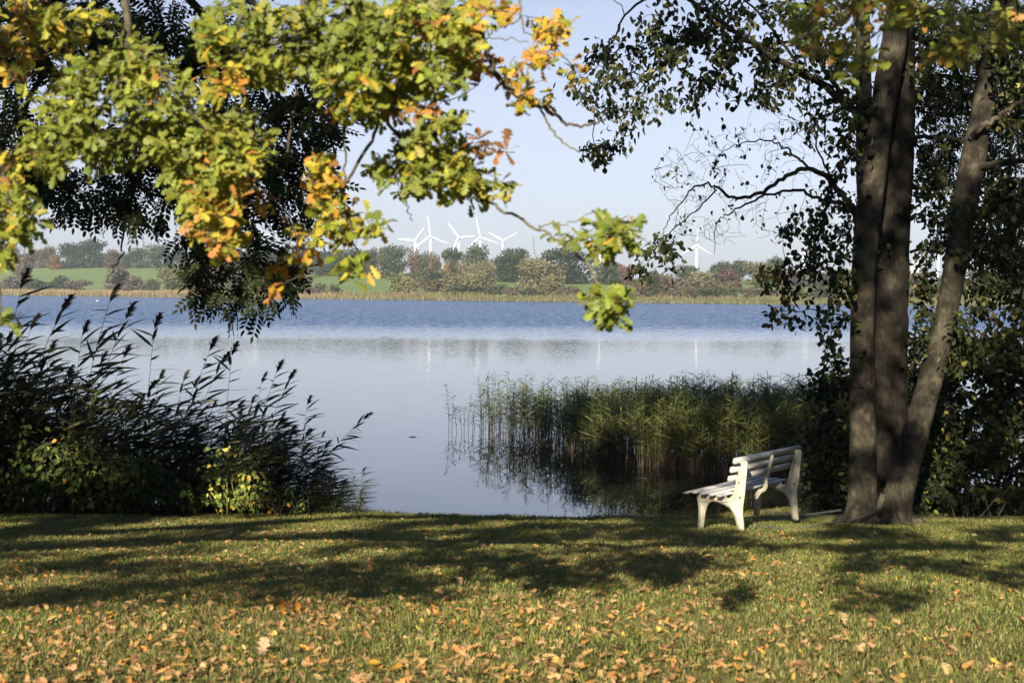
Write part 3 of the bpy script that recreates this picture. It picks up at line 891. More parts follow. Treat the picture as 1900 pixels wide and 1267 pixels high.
def make_ash(label, base, trunk, skel, blobs, dens, dmin, dmax, upper, scale=(.21, .29), sprays=()):
    base = np.array(base, float)
    root = thing("ash_tree", label, "tree", base)

    def part(bag, name, m, smooth=False, parent=root):
        for v in bag.V: v -= base.astype(np.float32)
        return bag.build(name, m, parent, smooth)
    b = Bag(); s = smooth_line(trunk, 6)
    b.tube(s[:, :3], s[:, 3], 12, (.1, .08, .06), wob=.02)
    part(b, "trunk", M_DARKBARK, True)
    wood, nodes = Bag(), []
    for li in skel:
        q = px_line(li, 5, .012) if len(li[0]) == 4 and abs(li[0][0]) > 30 or abs(li[0][1]) > 30 else smooth_line(li, 6)
        wood.tube(q[:, :3], q[:, 3], 6, (.028, .024, .018))
        nodes.append(q[:, :3])
    nodes = np.vstack(nodes)
    pts = blob_points(blobs, dens, dmin, dmax, None, 24)
    T = np.array([P(*p) for p in pts])
    up = np.array(upper, float).reshape(-1, 4)
    if len(up):
        ex = np.vstack([q[:3] + randn(int(90 * q[3] ** 2), 1) * q[3] * .55 for q in up])
        T = np.vstack([T, ex])
    dirs = grow(wood, nodes, T, (.026, .022, .016), .0018, .008, .16, 4, .15)
    part(wood, "branch", M_TWIG)
    lv = Bag()
    per = 4
    tp = np.repeat(T, per, 0) + randn(len(T) * per, .035)
    d = np.repeat(dirs, per, 0) * .5 + randn(len(tp), .55) + np.array([0.1, 0, -.55])
    n = np.array([0, -.5, .8]) + randn(len(tp), .5)
    R = frames(d, n)
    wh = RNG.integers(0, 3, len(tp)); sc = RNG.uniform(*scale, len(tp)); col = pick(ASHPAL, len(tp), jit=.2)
    for i in range(3):
        m = wh == i
        lv.inst(ASHL[i], R[m], tp[m], sc[m], col[m])
    part(lv, "crown", M_ASHLEAF)
    return root


gz = float(ground(-7.6, 15.5))
make_ash("dark pinnate-leaved ash hanging its shaded sprays over the tall reeds, behind the sunny oak leaves", (-7.6, 15.5, gz),
         [[-7.6, 15.5, gz - .1, .3], [-7.5, 15.5, 2.2, .24], [-7.3, 15.3, 4.4, .2], [-7.0, 15, 7, .15], [-6.6, 14.8, 10, .05]],
         [[[-7.3, 15.3, 4.4, .1], [-6, 14.4, 5.6, .075], [-4.5, 13.6, 6.1, .055], [-2.9, 13.3, 6.2, .03], [-1.8, 13.2, 5.7, .015]],
          [[-7.2, 15.2, 5.4, .09], [-6, 14, 7, .05], [-4, 13.5, 7.6, .03]],
          [(-60, 60, 13.9, .06), (90, 120, 13.6, .04), (190, 260, 13.4, .025), (250, 330, 13.3, .016), (232, 400, 13.3, .011), (228, 450, 13.3, .009), (222, 480, 13.3, .007), (208, 505, 13.3, .004)],
          [(90, 120, 13.6, .03), (40, 220, 13.5, .02), (60, 330, 13.4, .012), (150, 380, 13.3, .006)],
          [(330, -30, 13.5, .045), (400, 60, 13.4, .035), (450, 160, 13.3, .026), (470, 300, 13.2, .02), (440, 420, 13.1, .014), (410, 490, 13.0, .011), (480, 520, 13.0, .008), (530, 560, 13, .004)],
          [(420, 90, 13.3, .02), (520, 180, 13.2, .016), (570, 290, 13.2, .01), (580, 390, 13.1, .005)],
          [(430, 450, 13.0, .008), (360, 500, 13.0, .006), (400, 560, 13, .004)],
          [(250, 330, 13.3, .009), (300, 370, 13.2, .007), (262, 412, 13.2, .004), (275, 418, 13.2, .003)],
          [(-60, 60, 13.9, .04), (30, 30, 13.7, .02), (200, 20, 13.5, .01)], [(-60, 60, 13.9, .03), (-10, 220, 13.7, .01)]],
         [(60, 50, 85, 60), (10, 180, 32, 90), (10, 290, 30, 40), (190, 40, 90, 45), (330, 60, 85, 55), (430, 110, 70, 60), (240, 90, 70, 40), (300, 15, 40, 15, .4), (80, 335, 60, 28), (60, 300, 50, 30), (165, 350, 70, 30), (200, 375, 50, 25), (290, 372, 50, 36), (385, 330, 70, 55), (470, 260, 75, 65), (545, 210, 55, 60), (560, 300, 52, 50), (510, 340, 50, 40), (600, 190, 26, 45), (607, 120, 20, 40), (440, 390, 45, 30), (565, 385, 50, 20), (470, 425, 30, 14, .3), (380, 400, 30, 30), (110, 250, 60, 50), (250, 270, 80, 60), (340, 230, 80, 60),
          (360, 454, 34, 22), (355, 486, 30, 20), (410, 511, 42, 24), (480, 471, 62, 34), (510, 521, 48, 28), (555, 526, 24, 20), (440, 446, 34, 18), (450, 536, 26, 16), (500, 556, 20, 16), (360, 521, 14, 16, .8), (420, 546, 20, 14)],
         1.3, 12.4, 14.0,
         [(-6.3, 14.3, 8.2, 1.5), (-4, 13.6, 8.1, 1.3), (-2.6, 13.4, 7.2, .8), (-7.5, 15, 9.5, 1.4), (-7.8, 14.6, 6.6, 1.2), (-8.3, 15, 8, 1.2)])


# ------------------------------------------------------------------ alders by the bench
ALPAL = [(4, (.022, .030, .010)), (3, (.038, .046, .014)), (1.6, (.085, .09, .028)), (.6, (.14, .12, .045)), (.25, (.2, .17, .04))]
TWC = (.032, .027, .02)


def leaves_on(bag, T, dirs, tpls, pal, per, size, spread=.06, hang=.45, up=.8, jit=.2):
    per_n = RNG.poisson(per, len(T)).clip(1, 40) if per > 1 else np.ones(len(T), int)
    tp = np.repeat(T, per_n, 0); d0 = np.repeat(dirs, per_n, 0)
    tp = tp - d0 * RNG.random((len(tp), 1)) * spread * 2 + randn(len(tp), spread)
    d = d0 * .5 + randn(len(tp), .6) + np.array([0, 0, -hang])
    n = np.array([0, 0, up]) + TOSUN * .3 + randn(len(tp), .6)
    R = frames(d, n); wh = RNG.integers(0, len(tpls), len(tp)); sc = RNG.uniform(*size, len(tp)); col = pick(pal, len(tp), jit=jit)
    for i, t in enumerate(tpls):
        m = wh == i
        bag.inst(t, R[m], tp[m], sc[m], col[m])


def make_alder(label, trunks, limbs, blobs, dens, dmin, dmax, per, bark, upper=(), sparse=(), knots=(), flare=0.0):
    p0 = P(*trunks[0][0][:3])
    base = np.array([p0[0], p0[1], float(ground(p0[0], p0[1]))])
    root = thing("alder_tree", label, "tree", base)

    def part(bag, name, m, smooth=False, parent=root):
        for v in bag.V: v -= base.astype(np.float32)
        return bag.build(name, m, parent, smooth)
    nodes = []
    for ti, t in enumerate(trunks):
        b = Bag()
        s = px_line(t, 8)
        if ti == 0:                            # down to the ground, with a flared foot
            s[0, :3] = [s[0, 0], s[0, 1], base[2] - .12]
            for i, f in enumerate((1 + flare, 1 + flare * .6, 1 + flare * .3, 1 + flare * .12)): s[i, 3] *= f
        b.tube(s[:, :3], s[:, 3], 18, (.1, .1, .1), wob=.018)
        nodes.append(s[:, :3])
        roots = []
        if ti == 0:                            # the foot spreads into roots
            for k in range(6):
                a = k * 1.05 + random.uniform(-.3, .3); r0 = s[0, 3] / (1 + flare)
                ca, sa = math.cos(a), math.sin(a); ln = random.uniform(.08, .24)
                q = []
                for rr, zz, tk in ((r0 * .5, .36, .05), (r0 * .85, .16, .06), (r0 * 1.15, .05, .05), (r0 * 1.3 + ln * .5, .02, .04), (r0 * 1.3 + ln, -.06, .02)):
                    x, y = base[0] + ca * rr, base[1] + sa * rr
                    q.append([x, y, float(ground(x, y)) + zz, tk])
                q = smooth_line(q, 4)
                rb = Bag(); rb.tube(q[:, :3], q[:, 3], 8, (.1, .1, .1), wob=.05); roots.append(rb)
        o = part(b, "trunk" if ti == 0 else "stem", bark, True)
        for rb in roots: part(rb, "root", bark, True, o)
        if ti == 0:
            for (kx, ky, ky_d, kr) in knots:
                kb = Bag(); c = P(kx, ky, ky_d)
                th = np.linspace(0, 2 * math.pi, 15)
                ring = np.stack([c[0] + kr * np.cos(th), np.full(15, c[1]), c[2] + kr * 1.1 * np.sin(th)], 1)
                kb.tube(ring, kr * .4, 6, (.1, .08, .06), cap=False)
                kb.tube(np.array([c + [0, .05, 0], c + [0, -.012, 0]]), kr * .75, 10, (.05, .03, .02))
                part(kb, "knot", M_DARKBARK, True, o)
    wood = Bag()
    for l in limbs:
        q = px_line(l, 6, .012)
        nodes.append(q[:, :3])
        lb = Bag(); lb.tube(q[:, :3], q[:, 3], 8, (.1, .1, .1), wob=.03)
        part(lb, "limb", bark if l[0][3] > .03 else M_DARKBARK, True)
    nodes = np.vstack(nodes)
    lv = Bag()
    pts = blob_points(blobs, dens, dmin, dmax, None, 24)
    T = np.array([P(*p) for p in pts]) if pts else np.zeros((0, 3))
    up = np.array(upper, float).reshape(-1, 4)
    nup = 0
    if len(up):
        ex = np.vstack([q[:3] + randn(int(42 * q[3] ** 2), 1) * q[3] * .55 for q in up]); nup = len(ex)
        T = np.vstack([T, ex])
    dirs = grow(wood, nodes, T, TWC, .0017, .007, .2, 4, .0)
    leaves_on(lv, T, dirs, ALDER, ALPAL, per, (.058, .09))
    if sparse:                                  # almost bare twigs
        sp = np.array([P(*p) for p in blob_points(sparse, 2.4, dmin, dmax, None, 24)])
        d2 = grow(wood, np.vstack([nodes, T]), sp, TWC, .0015, .006, .45, 4, .1)
        k = RNG.random(len(sp)) < .25
        leaves_on(lv, sp[k], d2[k], ALDER, ALPAL, 2, (.035, .07))
    part(wood, "twig_wood", M_TWIG)
    part(lv, "crown", M_ALDERLEAF)
    return root


make_alder("upright alder with a smooth grey trunk and round leaves, nearest the bench",
           [[(1600, 985, 17.0, .185), (1601, 840, 17.0, .16), (1600, 700, 17.0, .15), (1601, 560, 17.0, .14), (1607, 440, 17.0, .148), (1620, 330, 17.0, .15), (1633, 230, 17.0, .14), (1650, 130, 17.0, .15), (1664, 40, 17.0, .14), (1672, -90, 17.0, .12), (1680, -400, 17, .05)],
            [(1608, 440, 17.08, .09), (1603, 330, 17.15, .09), (1603, 200, 17.2, .095), (1601, 60, 17.2, .085), (1598, -80, 17.2, .07), (1570, -380, 17.2, .03)]],
           [[(1606, 240, 17.0, .055), (1590, 214, 17, .05), (1540, 168, 16.9, .045), (1480, 130, 16.8, .04), (1422, 100, 16.7, .034), (1340, 45, 16.6, .028), (1262, -5, 16.5, .022), (1180, 10, 16.5, .014), (1130, 90, 16.5, .010), (1105, 200, 16.5, .007), (1100, 300, 16.5, .004)],
            [(1340, 45, 16.6, .016), (1260, 90, 16.5, .012), (1200, 150, 16.4, .008), (1150, 230, 16.4, .004)],
            [(1608, 480, 17, .05), (1586, 400, 16.9, .042), (1563, 363, 16.8, .036), (1534, 328, 16.7, .032), (1493, 312, 16.6, .028), (1452, 330, 16.6, .025), (1408, 360, 16.5, .022), (1359, 367, 16.5, .018), (1326, 345, 16.4, .014), (1290, 345, 16.4, .011), (1255, 385, 16.3, .008), (1232, 425, 16.3, .005), (1222, 460, 16.3, .003)],
            [(1330, 352, 16.4, .010), (1292, 390, 16.3, .008), (1248, 427, 16.3, .006), (1215, 470, 16.2, .004), (1190, 500, 16.2, .003)],
            [(1575, 380, 16.9, .03), (1526, 371, 16.8, .022), (1482, 354, 16.8, .018), (1422, 361, 16.7, .014), (1356, 395, 16.6, .010), (1330, 415, 16.6, .006), (1325, 470, 16.6, .003)],
            [(1500, 312, 16.6, .016), (1470, 285, 16.6, .013), (1432, 262, 16.6, .010), (1380, 265, 16.6, .007), (1330, 290, 16.6, .004)],
            [(1560, 180, 16.9, .03), (1500, 92, 17.1, .022), (1440, 82, 17.0, .018), (1380, 92, 16.9, .014), (1320, 110, 16.8, .008)],
            [(1500, 145, 16.8, .02), (1420, 40, 16.9, .014), (1360, -20, 16.9, .008)],
            [(1540, 330, 16.7, .014), (1515, 260, 16.7, .010), (1500, 190, 16.7, .005)],
            [(1607, 500, 16.9, .02), (1560, 480, 16.7, .014), (1510, 490, 16.6, .010), (1440, 505, 16.5, .006), (1400, 515, 16.5, .003)],
            [(1607, 600, 16.9, .014), (1560, 585, 16.6, .009), (1500, 575, 16.5, .006), (1440, 580, 16.5, .003)],
            [(1607, 660, 16.9, .009), (1575, 665, 16.6, .006), (1545, 655, 16.5, .004), (1525, 670, 16.5, .002)],
            [(1605, 720, 16.9, .01), (1570, 700, 16.6, .006), (1530, 690, 16.5, .003)]],
           [(1125, 150, 60, 60), (1100, 290, 26, 36), (1180, 115, 55, 48), (1240, 60, 55, 48), (1195, 200, 46, 40), (1135, 230, 40, 50), (1290, 95, 75, 60), (1350, 50, 78, 55), (1425, 55, 78, 55), (1300, 165, 45, 36), (1400, 165, 65, 52), (1480, 130, 72, 60), (1522, 225, 52, 55), (1560, 330, 42, 55), (1590, 250, 30, 60), (1540, 60, 60, 60), (1460, 20, 60, 30), (1580, 130, 40, 70),
            (1215, 480, 42, 32), (1188, 492, 22, 26), (1262, 455, 36, 26, .6), (1480, 520, 64, 44), (1530, 470, 52, 52), (1435, 522, 36, 20), (1560, 555, 40, 50), (1455, 585, 40, 20), (1510, 595, 50, 22), (1548, 645, 24, 22), (1535, 695, 38, 22), (1545, 420, 45, 45), (1500, 430, 50, 40, .7)],
           1.5, 16.0, 17.8, 10, M_ALDERBARK,
           upper=[(3.6, 17, 8.2, 1.6), (2.2, 16.6, 8, 1.4), (4.6, 17.2, 9.6, 1.6), (1, 16.5, 7.6, .9), (4.2, 17.4, 11.2, 1.1)],
           sparse=[(1340, 300, 90, 70), (1280, 330, 70, 60), (1420, 250, 60, 50), (1440, 400, 90, 50), (1300, 400, 50, 50), (1480, 280, 60, 60), (1360, 430, 60, 30), (1240, 320, 40, 40), (1520, 400, 50, 60)],
           knots=[(1652, 170, 16.82, .028), (1618, 268, 16.78, .022), (1616, 282, 16.79, .034), (1604, 652, 16.8, .02)], flare=.45)

make_alder("thick dark-barked alder standing close behind the upright grey trunk",
           [[(1646, 962, 17.75, .25), (1648, 830, 17.75, .225), (1650, 700, 17.7, .22), (1653, 560, 17.65, .212), (1659, 420, 17.6, .195), (1669, 300, 17.55, .175), (1675, 200, 17.5, .15), (1678, 100, 17.5, .13), (1680, -90, 17.5, .12), (1690, -420, 17.5, .05)]],
           [[(1680, 252, 17.5, .035), (1710, 254, 17.4, .03), (1750, 254, 17.4, .025), (1786, 262, 17.4, .022), (1850, 300, 17.5, .012)],
            [(1685, 255, 17.5, .02), (1700, 268, 17.4, .018), (1718, 295, 17.4, .015), (1740, 318, 17.4, .012), (1762, 348, 17.4, .008)],
            [(1685, 252, 17.5, .014), (1718, 220, 17.5, .011), (1745, 192, 17.5, .007)],
            [(1685, 72, 17.5, .03), (1740, 74, 17.5, .022), (1820, 60, 17.6, .014), (1890, 20, 17.6, .008)],
            [(1685, 152, 17.5, .025), (1750, 140, 17.6, .018), (1830, 150, 17.7, .01)],
            [(1690, 468, 17.6, .02), (1715, 458, 17.5, .014), (1735, 440, 17.5, .008)],
            [(1688, 560, 17.6, .015), (1720, 580, 17.6, .008), (1740, 640, 17.6, .004)]],
           [(1735, 110, 48, 40), (1760, 170, 40, 40), (1720, 370, 30, 50), (1735, 430, 32, 40), (1715, 510, 24, 40), (1725, 590, 28, 40), (1745, 60, 60, 40), (1740, 310, 36, 40, .5), (1720, 650, 30, 40), (1640, 440, 36, 36, .35), (1625, 470, 26, 36, .3), (1730, 250, 36, 40, .8), (1725, 340, 34, 40), (1715, 150, 30, 60), (1705, 560, 20, 40)],
           2.2, 17.0, 18.2, 11, M_DARKBARK, upper=[(5.2, 17.8, 9, 1.5), (6.2, 18, 10.6, 1.4)],
           sparse=[(1730, 250, 35, 60), (1720, 330, 30, 50)], flare=.3)

make_alder("leaning alder with a pale grey trunk, tilting away from the bench",
           [[(1656, 985, 16.9, .20), (1668, 915, 16.95, .18), (1685, 850, 17.0, .165), (1708, 770, 17.0, .152), (1733, 680, 17.05, .142), (1752, 600, 17.1, .134), (1768, 520, 17.1, .136), (1780, 440, 17.1, .142), (1792, 370, 17.1, .15), (1805, 300, 17.1, .152), (1818, 230, 17.1, .13), (1833, 150, 17.1, .13), (1845, 80, 17.1, .12), (1856, 0, 17.1, .115), (1870, -120, 17.1, .1), (1900, -420, 17.1, .05)]],
           [[(1800, 258, 17.0, .04), (1818, 238, 16.85, .036), (1845, 222, 16.8, .032), (1868, 206, 16.7, .028), (1905, 176, 16.6, .022), (1960, 120, 16.5, .012)],
            [(1864, 210, 16.7, .022), (1872, 228, 16.65, .02), (1884, 246, 16.6, .016), (1893, 270, 16.6, .01)],
            [(1818, 308, 17.05, .06), (1835, 306, 16.9, .045), (1860, 303, 16.8, .035), (1905, 300, 16.7, .026), (1970, 280, 16.6, .015)],
            [(1864, 278, 16.7, .016), (1880, 302, 16.62, .014), (1884, 320, 16.6, .011), (1876, 335, 16.6, .007)],
            [(1850, 20, 17.1, .04), (1890, -10, 17.1, .025), (1950, -40, 17.1, .012)],
            [(1778, 430, 17.1, .03), (1830, 400, 17.3, .02), (1900, 350, 17.4, .012)],
            [(1772, 500, 17.1, .02), (1830, 470, 17.4, .015), (1900, 430, 17.5, .008)],
            [(1768, 530, 17.1, .014), (1810, 545, 17.4, .010), (1880, 560, 17.5, .006)]],
           [(1840, 60, 60, 50), (1880, 110, 40, 60), (1880, 190, 40, 50), (1840, 400, 60, 50), (1880, 350, 40, 50), (1850, 480, 60, 50), (1890, 560, 40, 60), (1830, 560, 50, 40, .7), (1800, 620, 45, 40), (1870, 640, 50, 40), (1780, 390, 30, 40), (1770, 460, 30, 30), (1890, 440, 40, 60), (1890, 260, 30, 50, .6), (1950, 300, 50, 200, .5), (1790, 660, 60, 40), (1820, 330, 30, 30, .5), (1870, 400, 40, 40)],
           2.6, 16.5, 18.8, 12, M_ALDERBARK, upper=[(6.6, 17.4, 8.6, 1.5), (7.4, 17.4, 7, 1.3), (7.6, 17.8, 10, 1.4), (8.2, 17.6, 5, 1.1)],
           sparse=[(1840, 440, 50, 60), (1850, 560, 50, 50), (1870, 250, 30, 50)], flare=.5)

gz2 = float(ground(9.4, 20.0))
make_ash("dark ash with drooping pinnate leaves behind the leaning alder", (9.4, 20.0, gz2),
         [[9.4, 20, gz2 - .1, .25], [9.3, 20, 3, .2], [9.1, 20, 6, .15], [8.8, 20, 9, .05]],
         [[[9.3, 20, 3.6, .08], [8, 19.6, 5.2, .05], [6.8, 19.4, 5.9, .03], [6.0, 19.4, 5.8, .012]],
          [[9.2, 20, 4.6, .08], [8.0, 19.8, 6.2, .05], [6.6, 19.6, 6.9, .03]],
          [[9.3, 20, 2.6, .05], [8.0, 19.8, 3.8, .03], [7.0, 19.6, 4.2, .015]]],
         [(1745, 160, 36, 40), (1770, 215, 40, 30), (1750, 290, 32, 36), (1775, 320, 22, 30), (1810, 130, 50, 60), (1870, 160, 50, 60), (1760, 40, 60, 50), (1850, 260, 50, 50), (1890, 60, 50, 60), (1870, 360, 50, 40), (1880, 470, 40, 40, .7), (1820, 420, 40, 40, .5)],
         2.5, 18.8, 20.4, [(7.5, 19.6, 7.8, 1.3), (8.8, 20, 8.5, 1.4), (9, 20, 5, 1.2)], (.21, .29))


# ------------------------------------------------------------------ shrubs on the bank
def make_shrub(name, label, cat, px, Y, blobs, dens, per, size, pal, depth=1.0, tpls=OVATE, stems=7, stem_col=(.05, .04, .028), group=None, up=.7):
    c = P(px, 900, Y)
    base = np.array([c[0], c[1], float(ground(c[0], c[1]))])
    root = thing(name, label, cat, base, group)
    wood, lv = Bag(), Bag()
    T = np.array([P(*p) for p in blob_points(blobs, dens, Y - depth, Y + depth, None, 24)])
    gzv = ground(T[:, 0], T[:, 1])
    T = T[T[:, 2] > gzv + .02]
    nodes = []
    for k in range(stems):
        t = T[random.randrange(len(T))]
        b0 = np.array([base[0] * .5 + t[0] * .5 + random.gauss(0, .12), base[1] * .6 + t[1] * .4 + random.gauss(0, .1), 0])
        b0[2] = float(ground(b0[0], b0[1])) - .03
        m = (b0 + t) / 2 + np.array([random.gauss(0, .1), random.gauss(0, .1), .15])
        q = smooth_line([[*b0, .011], [*m, .008], [*t, .003]], 6)
        wood.tube(q[:, :3], q[:, 3], 5, stem_col)
        nodes.append(q[:, :3])
    dirs = grow(wood, np.vstack(nodes), T, stem_col, .0016, .005, .25, 4, 0)
    leaves_on(lv, T, dirs, tpls, pal, per, size, .06, .25, up)
    for b, n, m in ((wood, "stems", M_TWIG), (lv, "foliage", M_SHRUBLEAF)):
        for v in b.V: v -= base.astype(np.float32)
        b.build(n, m, root)
    return root


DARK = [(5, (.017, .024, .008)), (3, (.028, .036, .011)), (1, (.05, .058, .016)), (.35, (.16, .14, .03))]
BRAM = [(4, (.035, .055, .014)), (3, (.06, .085, .018)), (1.5, (.11, .13, .025)), (.5, (.28, .22, .03)), (.3, (.38, .2, .03))]
NETTLE = [(3, (.17, .22, .05)), (3, (.24, .29, .07)), (1.5, (.36, .36, .07)), (.8, (.48, .36, .05))]
# behind the bench and the trunks
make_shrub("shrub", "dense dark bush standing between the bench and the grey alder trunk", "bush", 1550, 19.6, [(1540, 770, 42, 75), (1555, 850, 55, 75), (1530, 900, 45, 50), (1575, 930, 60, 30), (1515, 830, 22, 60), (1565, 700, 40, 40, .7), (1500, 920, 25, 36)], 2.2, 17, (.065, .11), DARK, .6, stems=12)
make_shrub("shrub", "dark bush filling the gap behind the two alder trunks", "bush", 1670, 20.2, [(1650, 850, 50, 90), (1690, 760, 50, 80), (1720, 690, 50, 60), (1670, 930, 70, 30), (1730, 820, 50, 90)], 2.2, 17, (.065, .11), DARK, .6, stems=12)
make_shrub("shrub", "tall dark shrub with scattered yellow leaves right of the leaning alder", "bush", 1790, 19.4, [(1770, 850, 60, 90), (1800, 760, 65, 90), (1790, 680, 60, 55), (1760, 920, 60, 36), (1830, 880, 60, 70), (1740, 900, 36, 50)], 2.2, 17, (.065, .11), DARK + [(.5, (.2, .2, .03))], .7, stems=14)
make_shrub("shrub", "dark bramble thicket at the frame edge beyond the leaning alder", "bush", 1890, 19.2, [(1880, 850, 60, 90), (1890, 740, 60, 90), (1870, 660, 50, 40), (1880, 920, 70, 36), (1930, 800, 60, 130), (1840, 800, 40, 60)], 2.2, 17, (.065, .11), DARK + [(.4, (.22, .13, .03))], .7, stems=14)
make_shrub("shrub", "low spindly bush with green leaves at the foot of the leaning alder", "bush", 1800, 18.2, [(1790, 915, 22, 30), (1730, 890, 14, 26, .6), (1850, 900, 26, 34), (1815, 930, 40, 15)], .8, 5, (.06, .1), [(2, (.06, .09, .02)), (2, (.1, .13, .03)), (1, (.24, .22, .03))], .3, stems=7)
# left bank under the reeds
make_shrub("bramble", "low dark bramble with a few yellow leaves at the far left foot of the reeds", "bramble", 60, 17.9, [(30, 890, 80, 40), (90, 905, 70, 34), (20, 840, 60, 50), (110, 860, 60, 40)], 2.2, 11, (.06, .11), BRAM, .5, stems=9)
make_shrub("bramble", "bramble mound with glossy green leaves in the middle of the left bank", "bramble", 190, 17.8, [(170, 905, 70, 34), (240, 910, 60, 30), (190, 870, 60, 34), (250, 880, 50, 40), (210, 925, 90, 16)], 2.2, 11, (.06, .11), BRAM, .5, stems=9)
make_shrub("bramble", "small bramble patch with one orange leaf beside the yellow nettles", "bramble", 310, 17.7, [(300, 920, 60, 24), (350, 915, 40, 26), (290, 885, 40, 30), (330, 935, 70, 10)], 2.0, 10, (.06, .10), BRAM, .4, stems=7)
make_shrub("nettle_clump", "yellow-green clump of nettles and bindweed catching the sun below the reeds", "nettles", 425, 17.6, [(412, 860, 18, 26), (395, 895, 28, 26), (440, 905, 40, 28), (425, 925, 55, 20), (470, 910, 30, 30), (455, 870, 14, 22, .7), (408, 840, 6, 16)], 2.2, 10, (.05, .09), NETTLE, .22, stems=10, stem_col=(.12, .13, .04), up=.3)
make_shrub("nettle_clump", "shaded green weeds at the water edge beside the reed clump", "nettles", 520, 17.6, [(510, 920, 40, 26), (550, 930, 36, 20), (490, 890, 26, 30), (570, 940, 30, 12)], 1.8, 10, (.04, .07), BRAM, .25, stems=8)


# ------------------------------------------------------------------ reeds
def reed_parts(h, nleaf, lean, plume=.36, leaf=(.3, .5), wid=.011, wind=1.0, start=.3, seed=0, blow=True):
    """Geometry of one reed rooted at the origin: stem, blades and plume as three (V, loops, sizes) lists, x = downwind."""
    rs = np.random.default_rng(seed)
    st, bl, pl = Bag(), Bag(), Bag()
    z = np.linspace(0, h, 9)
    line = np.stack([lean * h * (z / h) ** 2.0, .03 * rs.normal() * z, z * (1 - .12 * abs(lean) * (z / h))], 1)
    st.tube(line, np.linspace(.0065, .003, 9), 4, (.085, .075, .035), cap=False)
    at = lambda s: np.array([np.interp(s * h, z, line[:, i]) for i in range(3)])
    for k in range(nleaf):
        s = start + (1 - start) * (k + rs.random() * .6) / nleaf * .98
        p = at(s); L = rs.uniform(*leaf) * (1.05 - .3 * max(0, s - .75) / .25)
        az = rs.normal() * .75 if blow and rs.random() < .8 else rs.uniform(0, 6.28)
        el = rs.uniform(.05, .85)
        d = np.array([math.cos(az) * math.cos(el), math.sin(az) * math.cos(el), math.sin(el)])
        drp = rs.uniform(.15, .75) * wind
        t = np.linspace(0, 1, 6)[:, None]
        c = p + d * L * t + np.array([.12 * wind, 0, -.5 * drp]) * L * t ** 2.2
        side = np.cross(d, [rs.normal() * .5, rs.normal() * .5, 1.0]); side /= np.linalg.norm(side)
        wd = wid * np.array([.35, .95, 1.0, .8, .45, .02])[:, None] * rs.uniform(.75, 1.25)
        V = np.concatenate([c - side * wd, c + side * wd])
        q = [[i, i + 1, i + 7, i + 6] for i in range(5)]
        g = rs.uniform(.75, 1.2)
        cc = np.array([.05, .062, .02]) * g if rs.random() < .86 else np.array([.17, .14, .06]) * g
        bl.add(V, q, [4] * 5, cc)
    if plume:
        for k in range(52):
            s = k / 52
            p = at(1.0) + np.array([lean * .9 + .25 * s, 0, 1.0 - .2 * s]) * plume * s * .75
            L = plume * rs.uniform(.28, .5) * (1.1 - .55 * s)
            az = rs.normal() * .8
            d = np.array([math.cos(az) * .55, math.sin(az) * .45, .75 + .2 * rs.normal()]); d /= np.linalg.norm(d)
            e = p + d * L + np.array([.3, 0, -.22]) * L
            m = p + d * L * .5
            sd = np.cross(d, [0.3, 1, .2]); sd /= np.linalg.norm(sd)
            wdt = .0085 * plume / .28
            pl.add([p - sd * .001, p + sd * .001, m + sd * wdt, e, m - sd * wdt], [0, 1, 2, 3, 4], [5], np.array([.075, .055, .042]) * rs.uniform(.7, 1.3))
    cat = lambda b: (np.concatenate(b.V), np.concatenate(b.L), np.concatenate(b.Z), np.concatenate(b.Cc)) if b.V else None
    return cat(st), cat(bl), cat(pl)


def put(bag, part, M, T, s, tint=1.0):
    V, L, Z, Cc = part
    bag.add((V * s) @ M.T + T, L, Z, Cc * tint)


def rz(a):
    c, s = math.cos(a), math.sin(a)
    return np.array([[c, -s, 0], [s, c, 0], [0, 0, 1.0]])


REEDS = [reed_parts(2.75, 25, .05 + .035 * i, leaf=(.36, .62), wid=.026, wind=.5, seed=30 + i) for i in range(7)]
REEDS_BARE = [reed_parts(2.3, 19, .03 + .035 * i, plume=0, leaf=(.34, .60), wid=.023, wind=.6, start=.1, seed=50 + i) for i in range(5)]


def as_mesh(part, name, m):
    b = Bag(); b.add(*part)
    o = b.build(name, m)
    C.objects.unlink(o)
    me = o.data
    bpy.data.objects.remove(o)
    return me


REED_ME = [[as_mesh(p, n, M_REED) for p, n in zip(r, ("stem", "blades", "plume")) if p is not None] for r in REEDS]


def reed_thing(px, py, Y, i, rot, label, tip_h=2.75, group="plumed reeds of the left bank", meshes=REED_ME, lean=None, names=("stem", "blades", "plume")):
    k = i % len(meshes)
    ln = (.05 + .035 * k)
    tip = P(px, py, Y)
    # tip of the plume at the pixel: solve the height with the lean
    gz = float(ground(tip[0], Y))
    gz = max(gz, -.15)
    s = (tip[2] - gz) / (tip_h * 1.055)
    x0 = tip[0] - (ln + .03) * tip_h * s * math.cos(rot)
    gz2 = max(float(ground(x0, Y)), -.2)
    s = (tip[2] - gz2) / (tip_h * 1.055)
    r = thing("reed", label, "reed", (x0, Y, gz2 - .02), group)
    r.rotation_euler = (0, 0, rot)
    sxy = min(1.1, max(.75, s))
    r.scale = (sxy if s > .7 else s, sxy, s)
    for me, nm in zip(meshes[k], names):
        o = bpy.data.objects.new(nm, me); C.objects.link(o); o.parent = r
    return r


